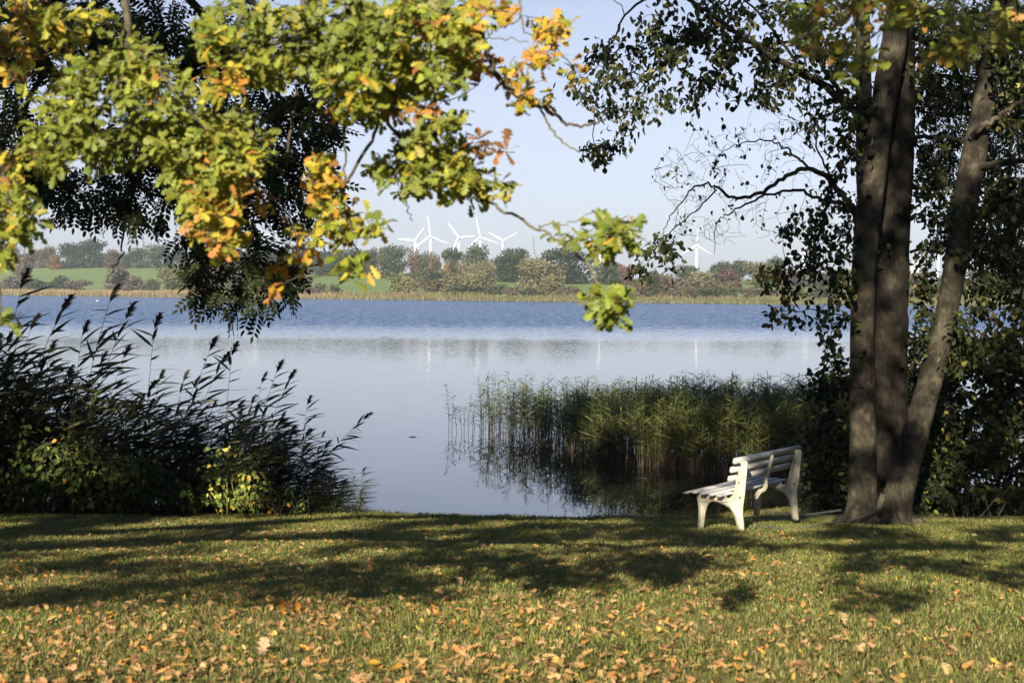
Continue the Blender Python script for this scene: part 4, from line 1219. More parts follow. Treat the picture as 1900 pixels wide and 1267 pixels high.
left_tips = sorted([(48, 505, 18.6), (128, 545, 18.3), (212, 530, 18.5), (244, 560, 18.2), (290, 588, 18.4), (62, 585, 18.0), (398, 625, 18.3), (418, 650, 18.7), (436, 640, 18.5), (522, 668, 18.3), (548, 682, 18.5), (493, 690, 18.7), (578, 735, 18.2), (678, 755, 17.95),
                    (165, 600, 18.9), (345, 690, 18.9), (300, 690, 18.0), (365, 700, 18.1), (240, 640, 18.9), (470, 735, 18.1), (20, 620, 18.2), (105, 630, 18.5), (190, 655, 18.0), (530, 760, 18.0), (600, 800, 18.3), (590, 845, 18.0), (450, 760, 17.9), (400, 740, 18.8), (130, 690, 18.2), (265, 730, 18.2), (70, 720, 18.0), (620, 880, 18.1), (-40, 560, 18.4), (560, 830, 18.2)])
for i, (px, py, Y) in enumerate(left_tips):
    hgt = "tall" if py < 600 else ("mid-height" if py < 720 else "short")
    lab = f"{hgt} dark reed with windblown feathery plume, {ordinal(i + 1)} from the left"
    if (px, py) == (678, 755): lab = "lone reed leaning far out over the pale water beside the thicket"
    r = reed_thing(px, py, Y, i if px != 678 else 6, random.gauss(0, .18), lab)
    if px == 678:
        r.rotation_euler = (0, .36, 0); r.location[0] -= .50; r.location[2] += .05; r.scale = [v * 1.12 for v in r.scale]

# the crowd of reeds behind them
b = Bag()
top = lambda px: np.interp(px, [-150, 0, 60, 130, 200, 300, 380, 460, 540, 590, 625, 660], [560, 590, 600, 640, 655, 700, 690, 700, 730, 790, 850, 900])
for k in range(640):
    px = random.uniform(-150, 622)
    Y = random.uniform(18.0, 20.2) if px > 60 else random.uniform(17.9, 20.4)
    tipy = top(px) + 20 + abs(random.gauss(0, 80)) + random.uniform(0, 60)
    t = P(px, min(tipy, 915), Y)
    g = max(float(ground(t[0], Y)), -.2)
    ri = random.randrange(8) if random.random() < .25 else random.randrange(5)
    r = (REEDS_BARE + REEDS[:3])[ri]
    s = (t[2] - g) / (2.75 if ri > 4 else 2.3)
    if s < .12: continue
    M = rz(random.gauss(0, .5)) @ np.diag([max(.8, s), max(.8, s), s])
    for p in r:
        if p is not None: put(b, p, M, np.array([t[0] - .2 * s, Y, g - .03]), 1.0, random.uniform(.7, 1.1))
# low outer stalks along the water edge
for k in range(26):
    px = random.uniform(590, 690); Y = random.uniform(17.7, 18.4)
    t = P(px, random.uniform(860, 935), Y); g = max(float(ground(t[0], Y)), -.1)
    s = max(.1, (t[2] - g) / 2.3)
    r = random.choice(REEDS_BARE)
    M = rz(random.gauss(0, .7)) @ np.diag([.5, .5, s])
    for p in r:
        if p is not None: put(b, p, M, np.array([t[0] - .1, Y, g - .03]), 1.0, random.uniform(.8, 1.2))
o = b.build("reed_thicket", M_REED)
tag(o, "dense dark thicket of reed stems and blades on the left bank behind the plumed reeds", "reeds", kind="stuff")

# reed bed standing in the lake
LREEDS = [reed_parts(1.9, 21, .02 * (i - 3), plume=0, leaf=(.17, .34), wid=.0105, wind=.35, start=.26, seed=80 + i, blow=False) for i in range(7)]


def tint_lreed(r):
    st, bl, _ = r
    st = (st[0], st[1], st[2], np.repeat(np.array([[.11, .085, .05]], np.float32), len(st[0]), 0))
    f = bl[0][:, 2:3] / 2.0
    bl = (bl[0], bl[1], bl[2], bl[3] * np.array([[1.45, 1.75, 1.0]], np.float32))
    return st, bl


LREEDS = [tint_lreed(r) for r in LREEDS]
LREED_ME = [[as_mesh(p, n, M_REED) for p, n in zip(r, ("stem", "blades"))] for r in LREEDS]
bed_front = lambda px: np.interp(px, [830, 900, 1000, 1080, 1180, 1300, 1420, 1560, 1700], [803, 808, 824, 845, 866, 882, 885, 880, 870])
bed_top = lambda px: np.interp(px, [830, 870, 900, 960, 1000, 1050, 1200, 1320, 1450, 1520, 1700], [705, 720, 700, 690, 700, 700, 700, 690, 695, 690, 690])


def lake_Y(py): return 3.4 * FPX / (py - 538.5)


sparse = []
for px in (832, 839, 848, 856, 862, 868, 876, 882, 889, 896, 902, 907, 913, 918, 924, 929, 934, 939, 944, 949, 954, 958, 963, 967, 972, 976, 981, 985, 990, 995, 1000, 1004, 1009, 1013, 1018, 1022):
    sparse.append((px + random.uniform(-2, 2), bed_top(px) + random.choice([-14, 0, 8, 18, 30])))
for i, (px, py) in enumerate(sparse):
    Y = lake_Y(bed_front(px)) + random.uniform(-.3, 1.4)
    t = P(px, py, Y)
    r = thing("reed", f"slender reed in the water at the sparse end of the bed, {ordinal(i + 1)} from the left", "reed", (t[0], Y, -.05), "reeds at the sparse end of the lake reed bed")
    r.rotation_euler = (0, random.gauss(0, .03), random.uniform(0, 6.28))
    r.scale = (1, 1, max(.3, t[2] / 1.93))
    for me, nm in zip(LREED_ME[i % 7], ("stem", "blades")):
        o = bpy.data.objects.new(nm, me); C.objects.link(o); o.parent = r
b = Bag()
for k in range(3300):
    px = random.uniform(880, 1760)
    if px < 1130 and random.random() > max(.03, (px - 865) / 265) ** 1.15: continue
    Y = lake_Y(bed_front(px)) + random.random() ** 1.3 * float(np.interp(px, [900, 1150], [3.0, 6.0]))
    front = Y - lake_Y(bed_front(px)) < .8
    jag = random.choice([0, 0, 0, 0, -22, -12, 10]) + abs(random.gauss(0, 26)) + (random.uniform(0, 70) if front else 0)
    t = P(px, bed_top(px) + 8 + jag, Y)
    r = random.choice(LREEDS)
    s = max(.25, t[2] / 1.93)
    M = rz(random.uniform(0, 6.28)) @ np.diag([1, 1, s])
    for p in r: put(b, p, M, np.array([t[0], Y, -.05]), 1.0, random.uniform(.75, 1.25))
o = b.build("reed_bed", M_REED)
tag(o, "green reed bed standing in the lake behind the white bench", "reeds", kind="stuff")
for (px, py, Y0, Ln, lab) in ((1170, 889, None, 1.0, "dark sodden log floating in front of the reed bed"),):
    Y = lake_Y(py); t = P(px, py, Y)
    b = Bag()
    q = smooth_line([[-.42, 0, -.01, .02], [-.15, .02, .01, .032], [.2, -.02, .012, .03], [.45, .03, 0, .012]], 6)
    b.tube(q[:, :3], q[:, 3], 9, (.1, .1, .1), wob=.06)
    o = b.build("log", M_DARKBARK, smooth=True); o.location = (t[0], Y, 0.0)
    tag(o, lab, "log")
Y = lake_Y(813); t = P(766, 813, Y); b = Bag()
q = smooth_line([[-.1, 0, 0, .004], [0, .01, .012, .01], [.09, 0, .004, .004]], 5)
b.tube(q[:, :3], q[:, 3], 6, (.05, .045, .03)); o = b.build("driftwood", M_TWIG); o.location = (t[0], Y, 0)
tag(o, "tiny dark stick floating on the open pale water", "stick")


# ------------------------------------------------------------------ grass and fallen leaves on the lawn
def make_grass():
    n = 340000
    # denser near the eye, as wide as the view
    y = 5.4 + (17.9 - 5.4) * RNG.random(n) ** .82
    x = (RNG.random(n) * 2 - 1) * (y * .385 + 1.9)
    extra = 40000                                   # the fringe along the water
    xe = RNG.uniform(-9, 9, extra); ye = edge_y(xe) - np.abs(RNG.normal(0, .32, extra)) + .1
    x = np.concatenate([x, xe]); y = np.concatenate([y, ye])
    keep = y < edge_y(x) + .12
    x, y = x[keep], y[keep]
    n = len(x)
    z = ground(x, y)
    fr = np.exp(-np.clip(edge_y(x) - y, 0, 5) / .25)
    h = RNG.uniform(.014, .038, n) * (.7 + .7 * fbm(x * 1.7, y * 1.7)) * (1 + 1.1 * fr * RNG.random(n))
    az = RNG.uniform(0, 6.28, n); ln = RNG.uniform(.15, .95, n) * h
    d = np.stack([np.cos(az) * ln, np.sin(az) * ln, h], 1)
    sa = az + 1.57 + RNG.normal(0, .4, n)
    wd = RNG.uniform(.0014, .003, n)
    s = np.stack([np.cos(sa) * wd, np.sin(sa) * wd, 0 * wd], 1)
    b0 = np.stack([x, y, z - .004], 1)
    V = np.stack([b0 - s, b0 + s, b0 + d * .55 * np.array([.7, .7, 1.15]) + s * .8, b0 + d * .55 * np.array([.7, .7, 1.15]) - s * .8, b0 + d], 1).reshape(-1, 3)
    i = np.arange(n)[:, None] * 5
    L = np.concatenate([i, i + 1, i + 2, i + 4, i + 3], 1)
    f = fbm(x * .8 + 5, y * .8 + 2)
    base = np.where((RNG.random(n) < .17 + .2 * (f < .42))[:, None], np.array([[.38, .29, .12]]), np.array([[.205, .235, .055]]))
    col = base * RNG.uniform(.65, 1.4, (n, 1)) * (.8 + .5 * f[:, None])
    b = Bag(); b.add(V, L, np.full(n, 5), np.repeat(col, 5, 0))
    o = b.build("grass", M_GRASS)
    tag(o, "short green grass of the lawn running down to the water", "grass", kind="stuff")


make_grass()
DRY = [(5, (.37, .235, .105)), (4, (.31, .175, .07)), (2.0, (.42, .20, .05)), (2.2, (.18, .10, .05)), (.4, (.44, .30, .06))]


def fallen_template(k):
    """A curled dry oak leaf lying on its side."""
    rs = np.random.default_rng(k)
    V, L, Z = strip_leaf(OAK_T, [w * rs.uniform(.9, 1.3) for w in OAK_W], rs.uniform(-.1, .9), rs.uniform(-.5, .5), rs.uniform(0, .8))
    V = V.copy(); V[:, 1] -= .5
    V[:, 2] += rs.uniform(.1, .9) * V[:, 1] ** 2 + rs.normal() * .4 * V[:, 0] * V[:, 1]
    V[:, 2] -= V[:, 2].min()
    return V, L, Z


FALL = [fallen_template(k) for k in range(10)]


def litter_xy(n):
    out = []
    while len(out) < n:
        y = 5.6 + 12 * random.random() ** 1.25
        x = random.uniform(-1, 1) * (y * .37 + .2)
        px = 950 + x / y * FPX
        dn = .30 + .9 * (fbm(x * 1.1 + 3, y * 1.1 + 9, 3) - .25)
        dn *= np.interp(px, [0, 300, 1000, 1250, 1500, 1900], [.8, 1.0, 1.0, .75, .42, .28])
        if y > 12: dn *= np.interp(y, [12, 17], [.8, .4])
        if y < edge_y(x) - .2 and random.random() < dn: out.append((x, y))
    return np.array(out)


def make_litter():
    xy = litter_xy(7600)
    order = np.argsort(xy[:, 1])
    xy = xy[order]
    big, rest = xy[:300], xy[300:]
    n = len(rest)
    pos = np.stack([rest[:, 0], rest[:, 1], ground(rest[:, 0], rest[:, 1]) + RNG.uniform(.002, .022, n)], 1)
    nrm = np.array([0, 0, 1.0]) + randn(n, .38)
    R = frames(randn(n) * [1, 1, .15], nrm)
    wh = RNG.integers(0, len(FALL), n); sc = RNG.uniform(.026, .062, n); col = pick(DRY, n, jit=.18)
    b = Bag()
    for i, t in enumerate(FALL):
        m = wh == i
        b.inst(t, R[m], pos[m], sc[m], col[m])
    o = b.build("fallen_leaves", M_DRYLEAF)
    tag(o, "brown and orange fallen oak leaves scattered over the lawn", "fallen leaves", kind="stuff")
    # the nearest ones, each by itself
    looks = [("pale tan", (.36, .23, .105)), ("brown", (.28, .155, .062)), ("orange", (.40, .19, .045)), ("dark brown", (.17, .09, .045)), ("yellow", (.5, .34, .05))]
    mesh = {}
    for li, (nm, c) in enumerate(looks):
        for k in range(len(FALL)):
            b = Bag(); V, L, Z = FALL[k]; b.add(V, L, Z, np.array(c) * RNG.uniform(.85, 1.2))
            ob = b.build("fallen_leaf", M_DRYLEAF); C.objects.unlink(ob); mesh[li, k] = ob.data; bpy.data.objects.remove(ob)
    for (x, y) in big:
        li = random.choices(range(5), (5, 4, 2.2, 1.2, .4))[0]
        o = bpy.data.objects.new("fallen_leaf", mesh[li, random.randrange(len(FALL))])
        C.objects.link(o)
        s = random.uniform(.030, .060)
        o.scale = (s, s, s)
        o.location = (x, y, float(ground(x, y)) + random.uniform(.006, .02))
        o.rotation_euler = (random.gauss(0, .3), random.gauss(0, .3), random.uniform(0, 6.28))
        tag(o, f"{looks[li][0]} fallen oak leaf lying curled on the near sunlit grass", "fallen leaf", f"{looks[li][0]} fallen leaves on the near grass")
    # the ones that stand out
    for (px, py, L, c, tilt, lab) in (
            (1565, 1166, .135, (.45, .30, .16), .9, "large pale dry leaf standing out on the right half of the lawn"),
            (527, 1143, .13, (.52, .22, .03), 1.3, "bright orange leaf standing upright left of centre on the lawn"),
            (551, 1140, .09, (.50, .20, .03), 1.1, "small orange leaf leaning beside the bright orange upright leaf"),
            (341, 1118, .07, (.55, .42, .03), 1.4, "yellow leaf standing on edge in the left tree shade"),
            (28, 1065, .10, (.45, .2, .03), 1.3, "orange leaf standing on edge at the far left of the lawn"),
            (1238, 1160, .075, (.52, .24, .03), .8, "vivid orange leaf tilted on the lawn below the bench"),
            (1225, 1022, .08, (.48, .24, .04), .6, "orange leaf in the sun patch in front of the bench"),
            (690, 1244, .13, (.52, .32, .03), .2, "yellow-orange leaf pile top leaf at the lower edge of the lawn"),
            (720, 1252, .12, (.44, .22, .03), .3, "brown-orange leaf beside the yellow one at the lower edge"),
            (482, 1220, .14, (.44, .31, .18), .6, "large pale curled leaf on the lower left lawn"),
            (488, 1052, .09, (.4, .27, .12), 1.2, "tan leaf standing up within the left shade patch"),
            (1875, 1104, .08, (.5, .26, .06), .7, "orange leaf at the right edge of the lawn"),
            (295, 1050, .08, (.5, .22, .03), .9, "orange leaf tilted in the left shade patch"),
            (690, 1062, .10, (.34, .16, .05), 1.2, "brown leaf standing up in the shade left of centre"),
            (855, 1092, .14, (.46, .29, .14), .7, "large tan leaf at the lower edge of the middle shadow")):
        dy = 8.0
        for _ in range(12):
            g = float(ground(P(px, py, dy)[0], dy)); dy += (P(px, py, dy)[2] - g) * dy / (CAMZ - g)
        t = P(px, py, dy)
        b = Bag(); V, Lp, Z = FALL[int(px) % 10]; b.add((V + [0, .45, 0]) * L * .74, Lp, Z, np.array(c) * .85)
        o = b.build("fallen_leaf", M_DRYLEAF); o.location = (t[0], dy, g + .005)
        o.rotation_euler = (tilt, random.gauss(0, .3), random.gauss(0, .5))
        tag(o, lab, "fallen leaf")


make_litter()


# ------------------------------------------------------------------ bench
def make_bench():
    near = P(1383, 990, 15.5)
    ax_l = np.array([.585, .811, 0]); ax_f = np.array([-.811, .585, 0])       # along the bench, and towards the seat's front
    rot = math.atan2(ax_f[1], ax_f[0])          # local x = front, local y = -(length)
    g0 = float(ground(near[0], near[1]))
    root = thing("park_bench", "white slatted park bench with cream cast supports facing the lake", "bench", (near[0], near[1], near[2]))
    root.rotation_euler = (0, 0, rot)
    # local y runs from far to near, so lengths are negative y
    K = 1.0
    prof = [(-.02, .80), (-.004, .60), (.012, .42), (.03, .30), (.034, .24), (.022, .12), (.0, -.03), (.085, -.03), (.105, .10), (.135, .20), (.18, .262), (.28, .305), (.37, .325), (.43, .318), (.462, .285), (.49, .20), (.505, .10), (.52, -.03),
            (.585, -.03), (.578, .10), (.572, .22), (.585, .30), (.60, .365), (.60, .395), (.50, .392), (.40, .384), (.30, .376), (.215, .37), (.168, .395), (.140, .45), (.118, .56), (.085, .68), (.055, .80)]
    prof = [(x * K, z) for x, z in prof]
    inner = [(.035 * K, .74), (.03 * K, .58), (.05 * K, .44), (.085 * K, .33), (.12 * K, .31), (.105 * K, .42), (.085 * K, .56), (.055 * K, .68)]
    span = 1.40
    for s in (0.0, -span):
        b = Bag()
        b.prism(prof, s - .028, s + .028, (.7, .66, .52), bev=.012)
        o = b.build("support", M_BENCHCAST, root, True)
        # raised rim and bolts on the outer face, wedges that carry the slats
        b = Bag()
        rim = smooth_line([[x, s + .03, z, 1] for x, z in ((.03 * K, .77), (.075 * K, .66), (.105 * K, .53), (.13 * K, .42), (.17 * K, .35), (.28 * K, .335), (.40 * K, .35), (.53 * K, .36))], 4)
        b.tube(rim[:, :3], .0075, 6, (.7, .66, .52))
        b.build("rib", M_BENCHCAST, o, True)
        for x, z in ((.055, .755), (.085, .65), (.115, .55), (.055, .40)):
            b = Bag(); th = np.array([[x * K, s + .026, z], [x * K, s + .04, z]])
            b.tube(th, .010, 8, (.3, .3, .3))
            b.build("bolt", M_IRON, o)
        for x in (.56, .455, .35, .255):
            b = Bag(); b.prism([(x * K - .03, .372), (x * K + .03, .378), (x * K + .016, .40), (x * K - .016, .398)], s - .024, s + .024, bev=.004)
            b.build("slat_rest", M_BENCHCAST, o)
    # slats
    Lh = (span + .30) / 2
    yc = -span / 2
    for i, (x, z, a) in enumerate(((.665, .408, -.30), (.565, .422, -.06), (.46, .419, -.03), (.36, .414, -.02), (.262, .410, -.02))):
        b = Bag()
        ca, sa = math.cos(a), math.sin(a)
        R = np.array([[ca, 0, -sa], [0, 1, 0], [sa, 0, ca]])
        b.box((x * K, yc, z), (.0305 if i else .040, Lh, .014), R, (.8, .8, .8), bev=.006)
        b.build("seat_slat", M_BENCHWOOD, root, True)
    for i, (x, z, a, hw) in enumerate(((.055, .805, 1.36, .034), (.092, .705, 1.36, .033), (.118, .605, 1.36, .033))):
        b = Bag()
        a = math.pi / 2 + .25
        ca, sa = math.cos(a), math.sin(a)
        R = np.array([[ca, 0, -sa], [0, 1, 0], [sa, 0, ca]])
        b.box((x * K + .018, yc, z), (hw, Lh, .017), R, (.8, .8, .8), bev=.006)
        b.build("back_slat", M_BENCHWOOD, root, True)
    # middle bracket: a narrow bar that ties back and seat together
    b = Bag(); m = yc - .02
    pr = [(.02, .80), (.045, .70), (.075, .58), (.092, .50), (.092, .44), (.11, .385), (.16, .36), (.19, .33), (.215, .275), (.245, .28), (.235, .345), (.20, .395), (.15, .41), (.128, .47), (.118, .56), (.085, .68), (.052, .80)]
    b.prism([(x * K - .008, z) for x, z in pr], m - .02, m + .02, bev=.006)
    b.build("middle_bracket", M_BENCHCAST, root, True)
    return near, rot


bench_at, bench_rot = make_bench()


# ------------------------------------------------------------------ chains and the post that hold the bench to the tree
def chain(pts, label, link=.042, wire=.0034):
    s = smooth_line([[*p, 1] for p in pts], 40)[:, :3]
    d = np.concatenate([[0], np.cumsum(np.linalg.norm(np.diff(s, axis=0), axis=1))])
    n = int(d[-1] / (link * .78))
    root = thing("chain", label, "chain", s[0])
    b = Bag()
    th = np.linspace(0, 2 * math.pi, 11)
    for k in range(n):
        c = np.array([np.interp((k + .5) * link * .78, d, s[:, i]) for i in range(3)])
        c2 = np.array([np.interp((k + .6) * link * .78, d, s[:, i]) for i in range(3)])
        t = (c2 - c) / max(np.linalg.norm(c2 - c), 1e-6)
        a = np.cross(t, [0, 0, 1.0]); a /= np.linalg.norm(a); bb = np.cross(a, t)
        v = a if k % 2 else bb
        ring = c + np.cos(th)[:, None] * t * link * .5 + np.sin(th)[:, None] * v * link * .30
        b.tube(ring - s[0], wire, 5, (.4, .4, .4), cap=False)
    b.build("links", M_CHAIN, root, True)


def on(px, py, Y, lift=0):
    p = P(px, py, Y); p[2] = float(ground(p[0], p[1])) + lift
    return p


chain([P(1640, 938, 16.72), P(1622, 948, 16.66), P(1600, 957, 16.6), P(1575, 965, 16.5), P(1545, 970, 16.3), P(1510, 975, 16.1), P(1470, 980, 15.95), P(1430, 978, 15.85), P(1402, 972, 15.78)], "grey steel chain running over the grass from the alder trunk to the bench")
chain([P(1560, 946, 17.3), P(1530, 950, 17.2), P(1500, 954, 17.1), P(1470, 953, 16.9), P(1440, 950, 16.6), P(1415, 948, 16.3)], "second grey chain hanging behind the rear leg of the bench")
pp = on(1410, 980, 15.95)
root = thing("shackle", "small bright steel shackle on the grass behind the near bench leg", "shackle", pp)
b = Bag(); th = np.linspace(0, 2 * math.pi, 17)
b.tube(np.stack([-.06 + .0 * th, .03 * np.cos(th) - .03, .05 + .035 * np.sin(th)], 1), .006, 6, (.5, .5, .5)); b.build("shackle", M_CHAIN, root, True)


# ------------------------------------------------------------------ the far shore: trees, bushes, reed fringe, turbines
def crown_tpl(seed, n, lobes, spread, flat=1.0, q=.055, trunk=True, bottom=.03):
    """A unit tree (height 1, width about 1): leaf clumps over several overlapping lobes, and a trunk with limbs."""
    rs = np.random.default_rng(seed)
    cs = []
    for k in range(lobes):
        a = rs.uniform(0, 6.28); r = spread * rs.random() ** .6
        z = rs.uniform(bottom + .15, .78) if k else .74
        cs.append((r * math.cos(a) * .5, r * math.sin(a) * .5, z, rs.uniform(.15, .26)))
    for k in range(5):
        a = rs.uniform(0, 6.28); cs.append((.22 * math.cos(a), .22 * math.sin(a), .14, rs.uniform(.14, .2)))
    cs.append((0, 0, .5, .3))
    cs = np.array(cs)
    wt = cs[:, 3] ** 2; wt /= wt.sum()
    w = rs.choice(len(cs), n, p=wt)
    u = rs.normal(size=(n, 3)); u /= np.linalg.norm(u, axis=1, keepdims=True)
    rad = cs[w, 3] * (rs.random(n) ** .35) * rs.uniform(.85, 1.12, n)
    p = cs[w, :3] + u * rad[:, None] * np.array([1.15, 1.15, flat])
    p[:, 2] = np.clip(p[:, 2], bottom * rs.uniform(.4, 1.4, n), 1.0)
    nrm = u + rs.normal(size=(n, 3)) * .55 + np.array([0, 0, .25])
    d = rs.normal(size=(n, 3))
    V = np.array([[-.5, 0, 0], [-.2, .42, .05], [.3, .5, 0], [.52, .1, .06], [.25, -.45, 0], [-.3, -.4, .05]])
    bag = Bag()
    s = rs.uniform(.6, 1.3, n) * q
    lobe_c = rs.uniform(.82, 1.16, len(cs))[w]
    col = (lobe_c * rs.uniform(.7, 1.25, n))[:, None] * np.ones((1, 3)) * (1 + rs.normal(size=(n, 3)) * .05)
    bag.inst((V, np.arange(6), np.array([6])), frames(d, nrm), p, s, col)
    cr = bag.build("crown", M_FARLEAF); me1 = cr.data; bpy.data.objects.remove(cr)
    b = Bag()
    b.tube([[0, 0, -.05], [.005, .005, .2], [0, .01, .45], [.01, 0, .7]], [.026, .02, .014, .004], 6, (.07, .06, .045))
    for c in cs[:-1]:
        b.tube([[0, 0, .22], [c[0] * .5, c[1] * .5, (c[2] + .2) * .5], list(c[:3])], [.012, .008, .003], 4, (.07, .06, .045))
    t = b.build("trunk", M_TWIG); me2 = t.data; bpy.data.objects.remove(t)
    return me1, me2


TREE_T = {
    "round": [crown_tpl(1 + k, 2600, 9, .55, 1.0, .05) for k in range(4)],
    "dome": [crown_tpl(11 + k, 3000, 12, .75, .9, .045, bottom=.02) for k in range(3)],
    "tall": [crown_tpl(21 + k, 2400, 10, .5, 1.1, .05, bottom=.03) for k in range(2)],
    "willow": [crown_tpl(31 + k, 3600, 14, .8, 1.0, .04, bottom=.03) for k in range(3)],
    "bush": [crown_tpl(41 + k, 1500, 8, .8, 1.0, .075, bottom=.0) for k in range(4)],
}
COL = {"dark green": (.040, .058, .022), "grey-green": (.065, .080, .036), "brown": (.115, .085, .045), "olive": (.15, .14, .06), "pale olive": (.21, .19, .095),
       "reddish": (.125, .075, .05), "orange": (.22, .125, .04), "yellow-green": (.13, .14, .04), "grey-brown": (.12, .10, .07)}
# (px, width px, top py, metres inland, form, colour)
FAR = [
    # ridge on the left, above the sloping field
    (8, 60, 452, 205, "round", "grey-green"), (40, 50, 466, 60, "round", "grey-brown"), (62, 48, 462, 215, "round", "brown"), (88, 46, 454, 215, "round", "brown"), (104, 28, 472, 196, "bush", "orange"), (131, 46, 449, 205, "round", "dark green"), (168, 62, 439, 210, "round", "dark green"), (190, 40, 468, 214, "round", "grey-green"),
    (213, 42, 460, 205, "round", "brown"), (238, 36, 468, 204, "round", "grey-green"), (259, 46, 457, 205, "round", "grey-green"), (292, 46, 451, 205, "round", "grey-green"), (318, 34, 466, 215, "round", "dark green"), (335, 44, 460, 208, "round", "grey-green"), (372, 50, 456, 200, "round", "brown"), (410, 50, 458, 200, "round", "grey-green"), (447, 48, 462, 196, "round", "dark green"),
    (482, 50, 456, 196, "dome", "dark green"), (520, 52, 458, 192, "dome", "dark green"), (556, 50, 461, 188, "dome", "dark green"), (586, 40, 466, 180, "round", "brown"), (612, 56, 461, 172, "dome", "dark green"), (645, 54, 458, 170, "dome", "dark green"), (676, 50, 459, 168, "dome", "grey-green"), (690, 30, 458, 172, "tall", "brown"),
    (730, 62, 451, 160, "dome", "grey-green"), (716, 40, 458, 165, "round", "brown"), (770, 34, 459, 158, "tall", "reddish"), (786, 34, 466, 160, "tall", "grey-green"), (806, 34, 468, 156, "tall", "brown"), (828, 20, 478, 150, "bush", "orange"), (842, 52, 457, 156, "dome", "dark green"), (888, 50, 451, 158, "tall", "grey-green"), (880, 36, 451, 163, "round", "brown"),
    (925, 50, 470, 158, "round", "dark green"), (952, 66, 456, 156, "dome", "dark green"), (1052, 104, 456, 155, "dome", "dark green"), (1005, 40, 476, 160, "round", "grey-green"), (985, 34, 497, 120, "bush", "grey-brown"), (1118, 40, 484, 150, "bush", "grey-green"), (1143, 40, 484, 150, "bush", "dark green"), (1165, 36, 488, 146, "bush", "reddish"),
    # by the water
    (20, 60, 512, 26, "bush", "grey-brown"), (70, 60, 514, 24, "bush", "grey-green"), (108, 40, 511, 24, "bush", "grey-green"), (145, 46, 517, 24, "bush", "grey-brown"), (212, 56, 493, 30, "bush", "grey-brown"), (250, 48, 510, 26, "bush", "grey-brown"), (285, 30, 516, 24, "bush", "grey-green"), (318, 56, 490, 32, "round", "olive"), (345, 50, 500, 28, "bush", "olive"), (400, 60, 490, 34, "round", "grey-brown"), (440, 50, 498, 34, "round", "grey-green"), (490, 50, 502, 30, "bush", "grey-brown"),
    (560, 46, 510, 30, "bush", "brown"), (590, 36, 525, 24, "bush", "grey-brown"), (620, 30, 526, 24, "bush", "grey-green"), (738, 42, 505, 40, "bush", "yellow-green"), (762, 40, 513, 34, "bush", "olive"), (800, 44, 514, 36, "bush", "brown"), (832, 44, 512, 34, "bush", "olive"), (800, 60, 497, 90, "bush", "grey-green"), (835, 50, 498, 95, "bush", "olive"), (760, 40, 500, 100, "bush", "grey-green"),
    (866, 40, 483, 62, "willow", "pale olive"), (897, 48, 481, 60, "willow", "pale olive"), (878, 70, 512, 36, "bush", "olive"), (920, 50, 524, 28, "bush", "grey-green"), (850, 40, 526, 26, "bush", "grey-green"), (950, 40, 527, 26, "bush", "grey-brown"),
    (1002, 74, 478, 56, "willow", "pale olive"), (1020, 60, 520, 34, "bush", "olive"), (1045, 36, 526, 30, "bush", "grey-brown"), (1068, 26, 530, 28, "bush", "brown"), (985, 40, 530, 28, "bush", "grey-green"),
    (1190, 46, 506, 44, "bush", "brown"), (1212, 52, 500, 46, "round", "grey-green"), (1236, 40, 505, 46, "bush", "brown"), (1262, 48, 512, 40, "bush", "grey-brown"), (1276, 34, 528, 30, "bush", "brown"), (1302, 40, 531, 30, "bush", "grey-green"), (1322, 44, 519, 50, "bush", "brown"), (1352, 40, 522, 50, "bush", "olive"), (1345, 60, 532, 30, "bush", "grey-green"), (1392, 50, 531, 32, "bush", "grey-brown"), (1432, 50, 530, 32, "bush", "grey-brown"), (1475, 60, 528, 34, "bush", "olive"), (1530, 60, 526, 36, "bush", "grey-green"),
    # the low hill on the right
    (1272, 50, 490, 150, "round", "grey-green"), (1300, 50, 502, 120, "bush", "olive"), (1336, 60, 482, 160, "round", "grey-green"), (1370, 50, 480, 165, "round", "grey-green"), (1352, 60, 499, 125, "bush", "reddish"), (1406, 62, 483, 150, "round", "olive"), (1440, 44, 472, 165, "round", "grey-green"), (1452, 50, 498, 125, "bush", "brown"), (1490, 50, 503, 130, "bush", "grey-brown"), (1530, 60, 500, 135, "bush", "grey-green"), (1575, 60, 498, 135, "round", "olive"), (1640, 60, 496, 140, "round", "grey-green"), (1700, 60, 502, 130, "bush", "brown"), (1760, 60, 503, 130, "bush", "grey-green"), (1820, 60, 497, 135, "round", "grey-brown"), (1880, 60, 495, 135, "round", "grey-green"),
    (1600, 60, 526, 36, "bush", "grey-brown"), (1690, 60, 527, 36, "bush", "olive"), (1750, 50, 524, 36, "bush", "grey-green"), (1830, 60, 525, 36, "bush", "brown"), (1890, 60, 524, 36, "bush", "grey-green"),
    (-60, 70, 450, 205, "round", "grey-green"), (-50, 60, 505, 28, "bush", "grey-green"), (1960, 70, 495, 135, "round", "grey-green"),
]


def far_spot(px, inland):
    Y = 450.0
    for _ in range(12):
        x = (px - 950) / FPX * Y
        Y = float(shore_y(x)) + inland
    return (px - 950) / FPX * Y, Y


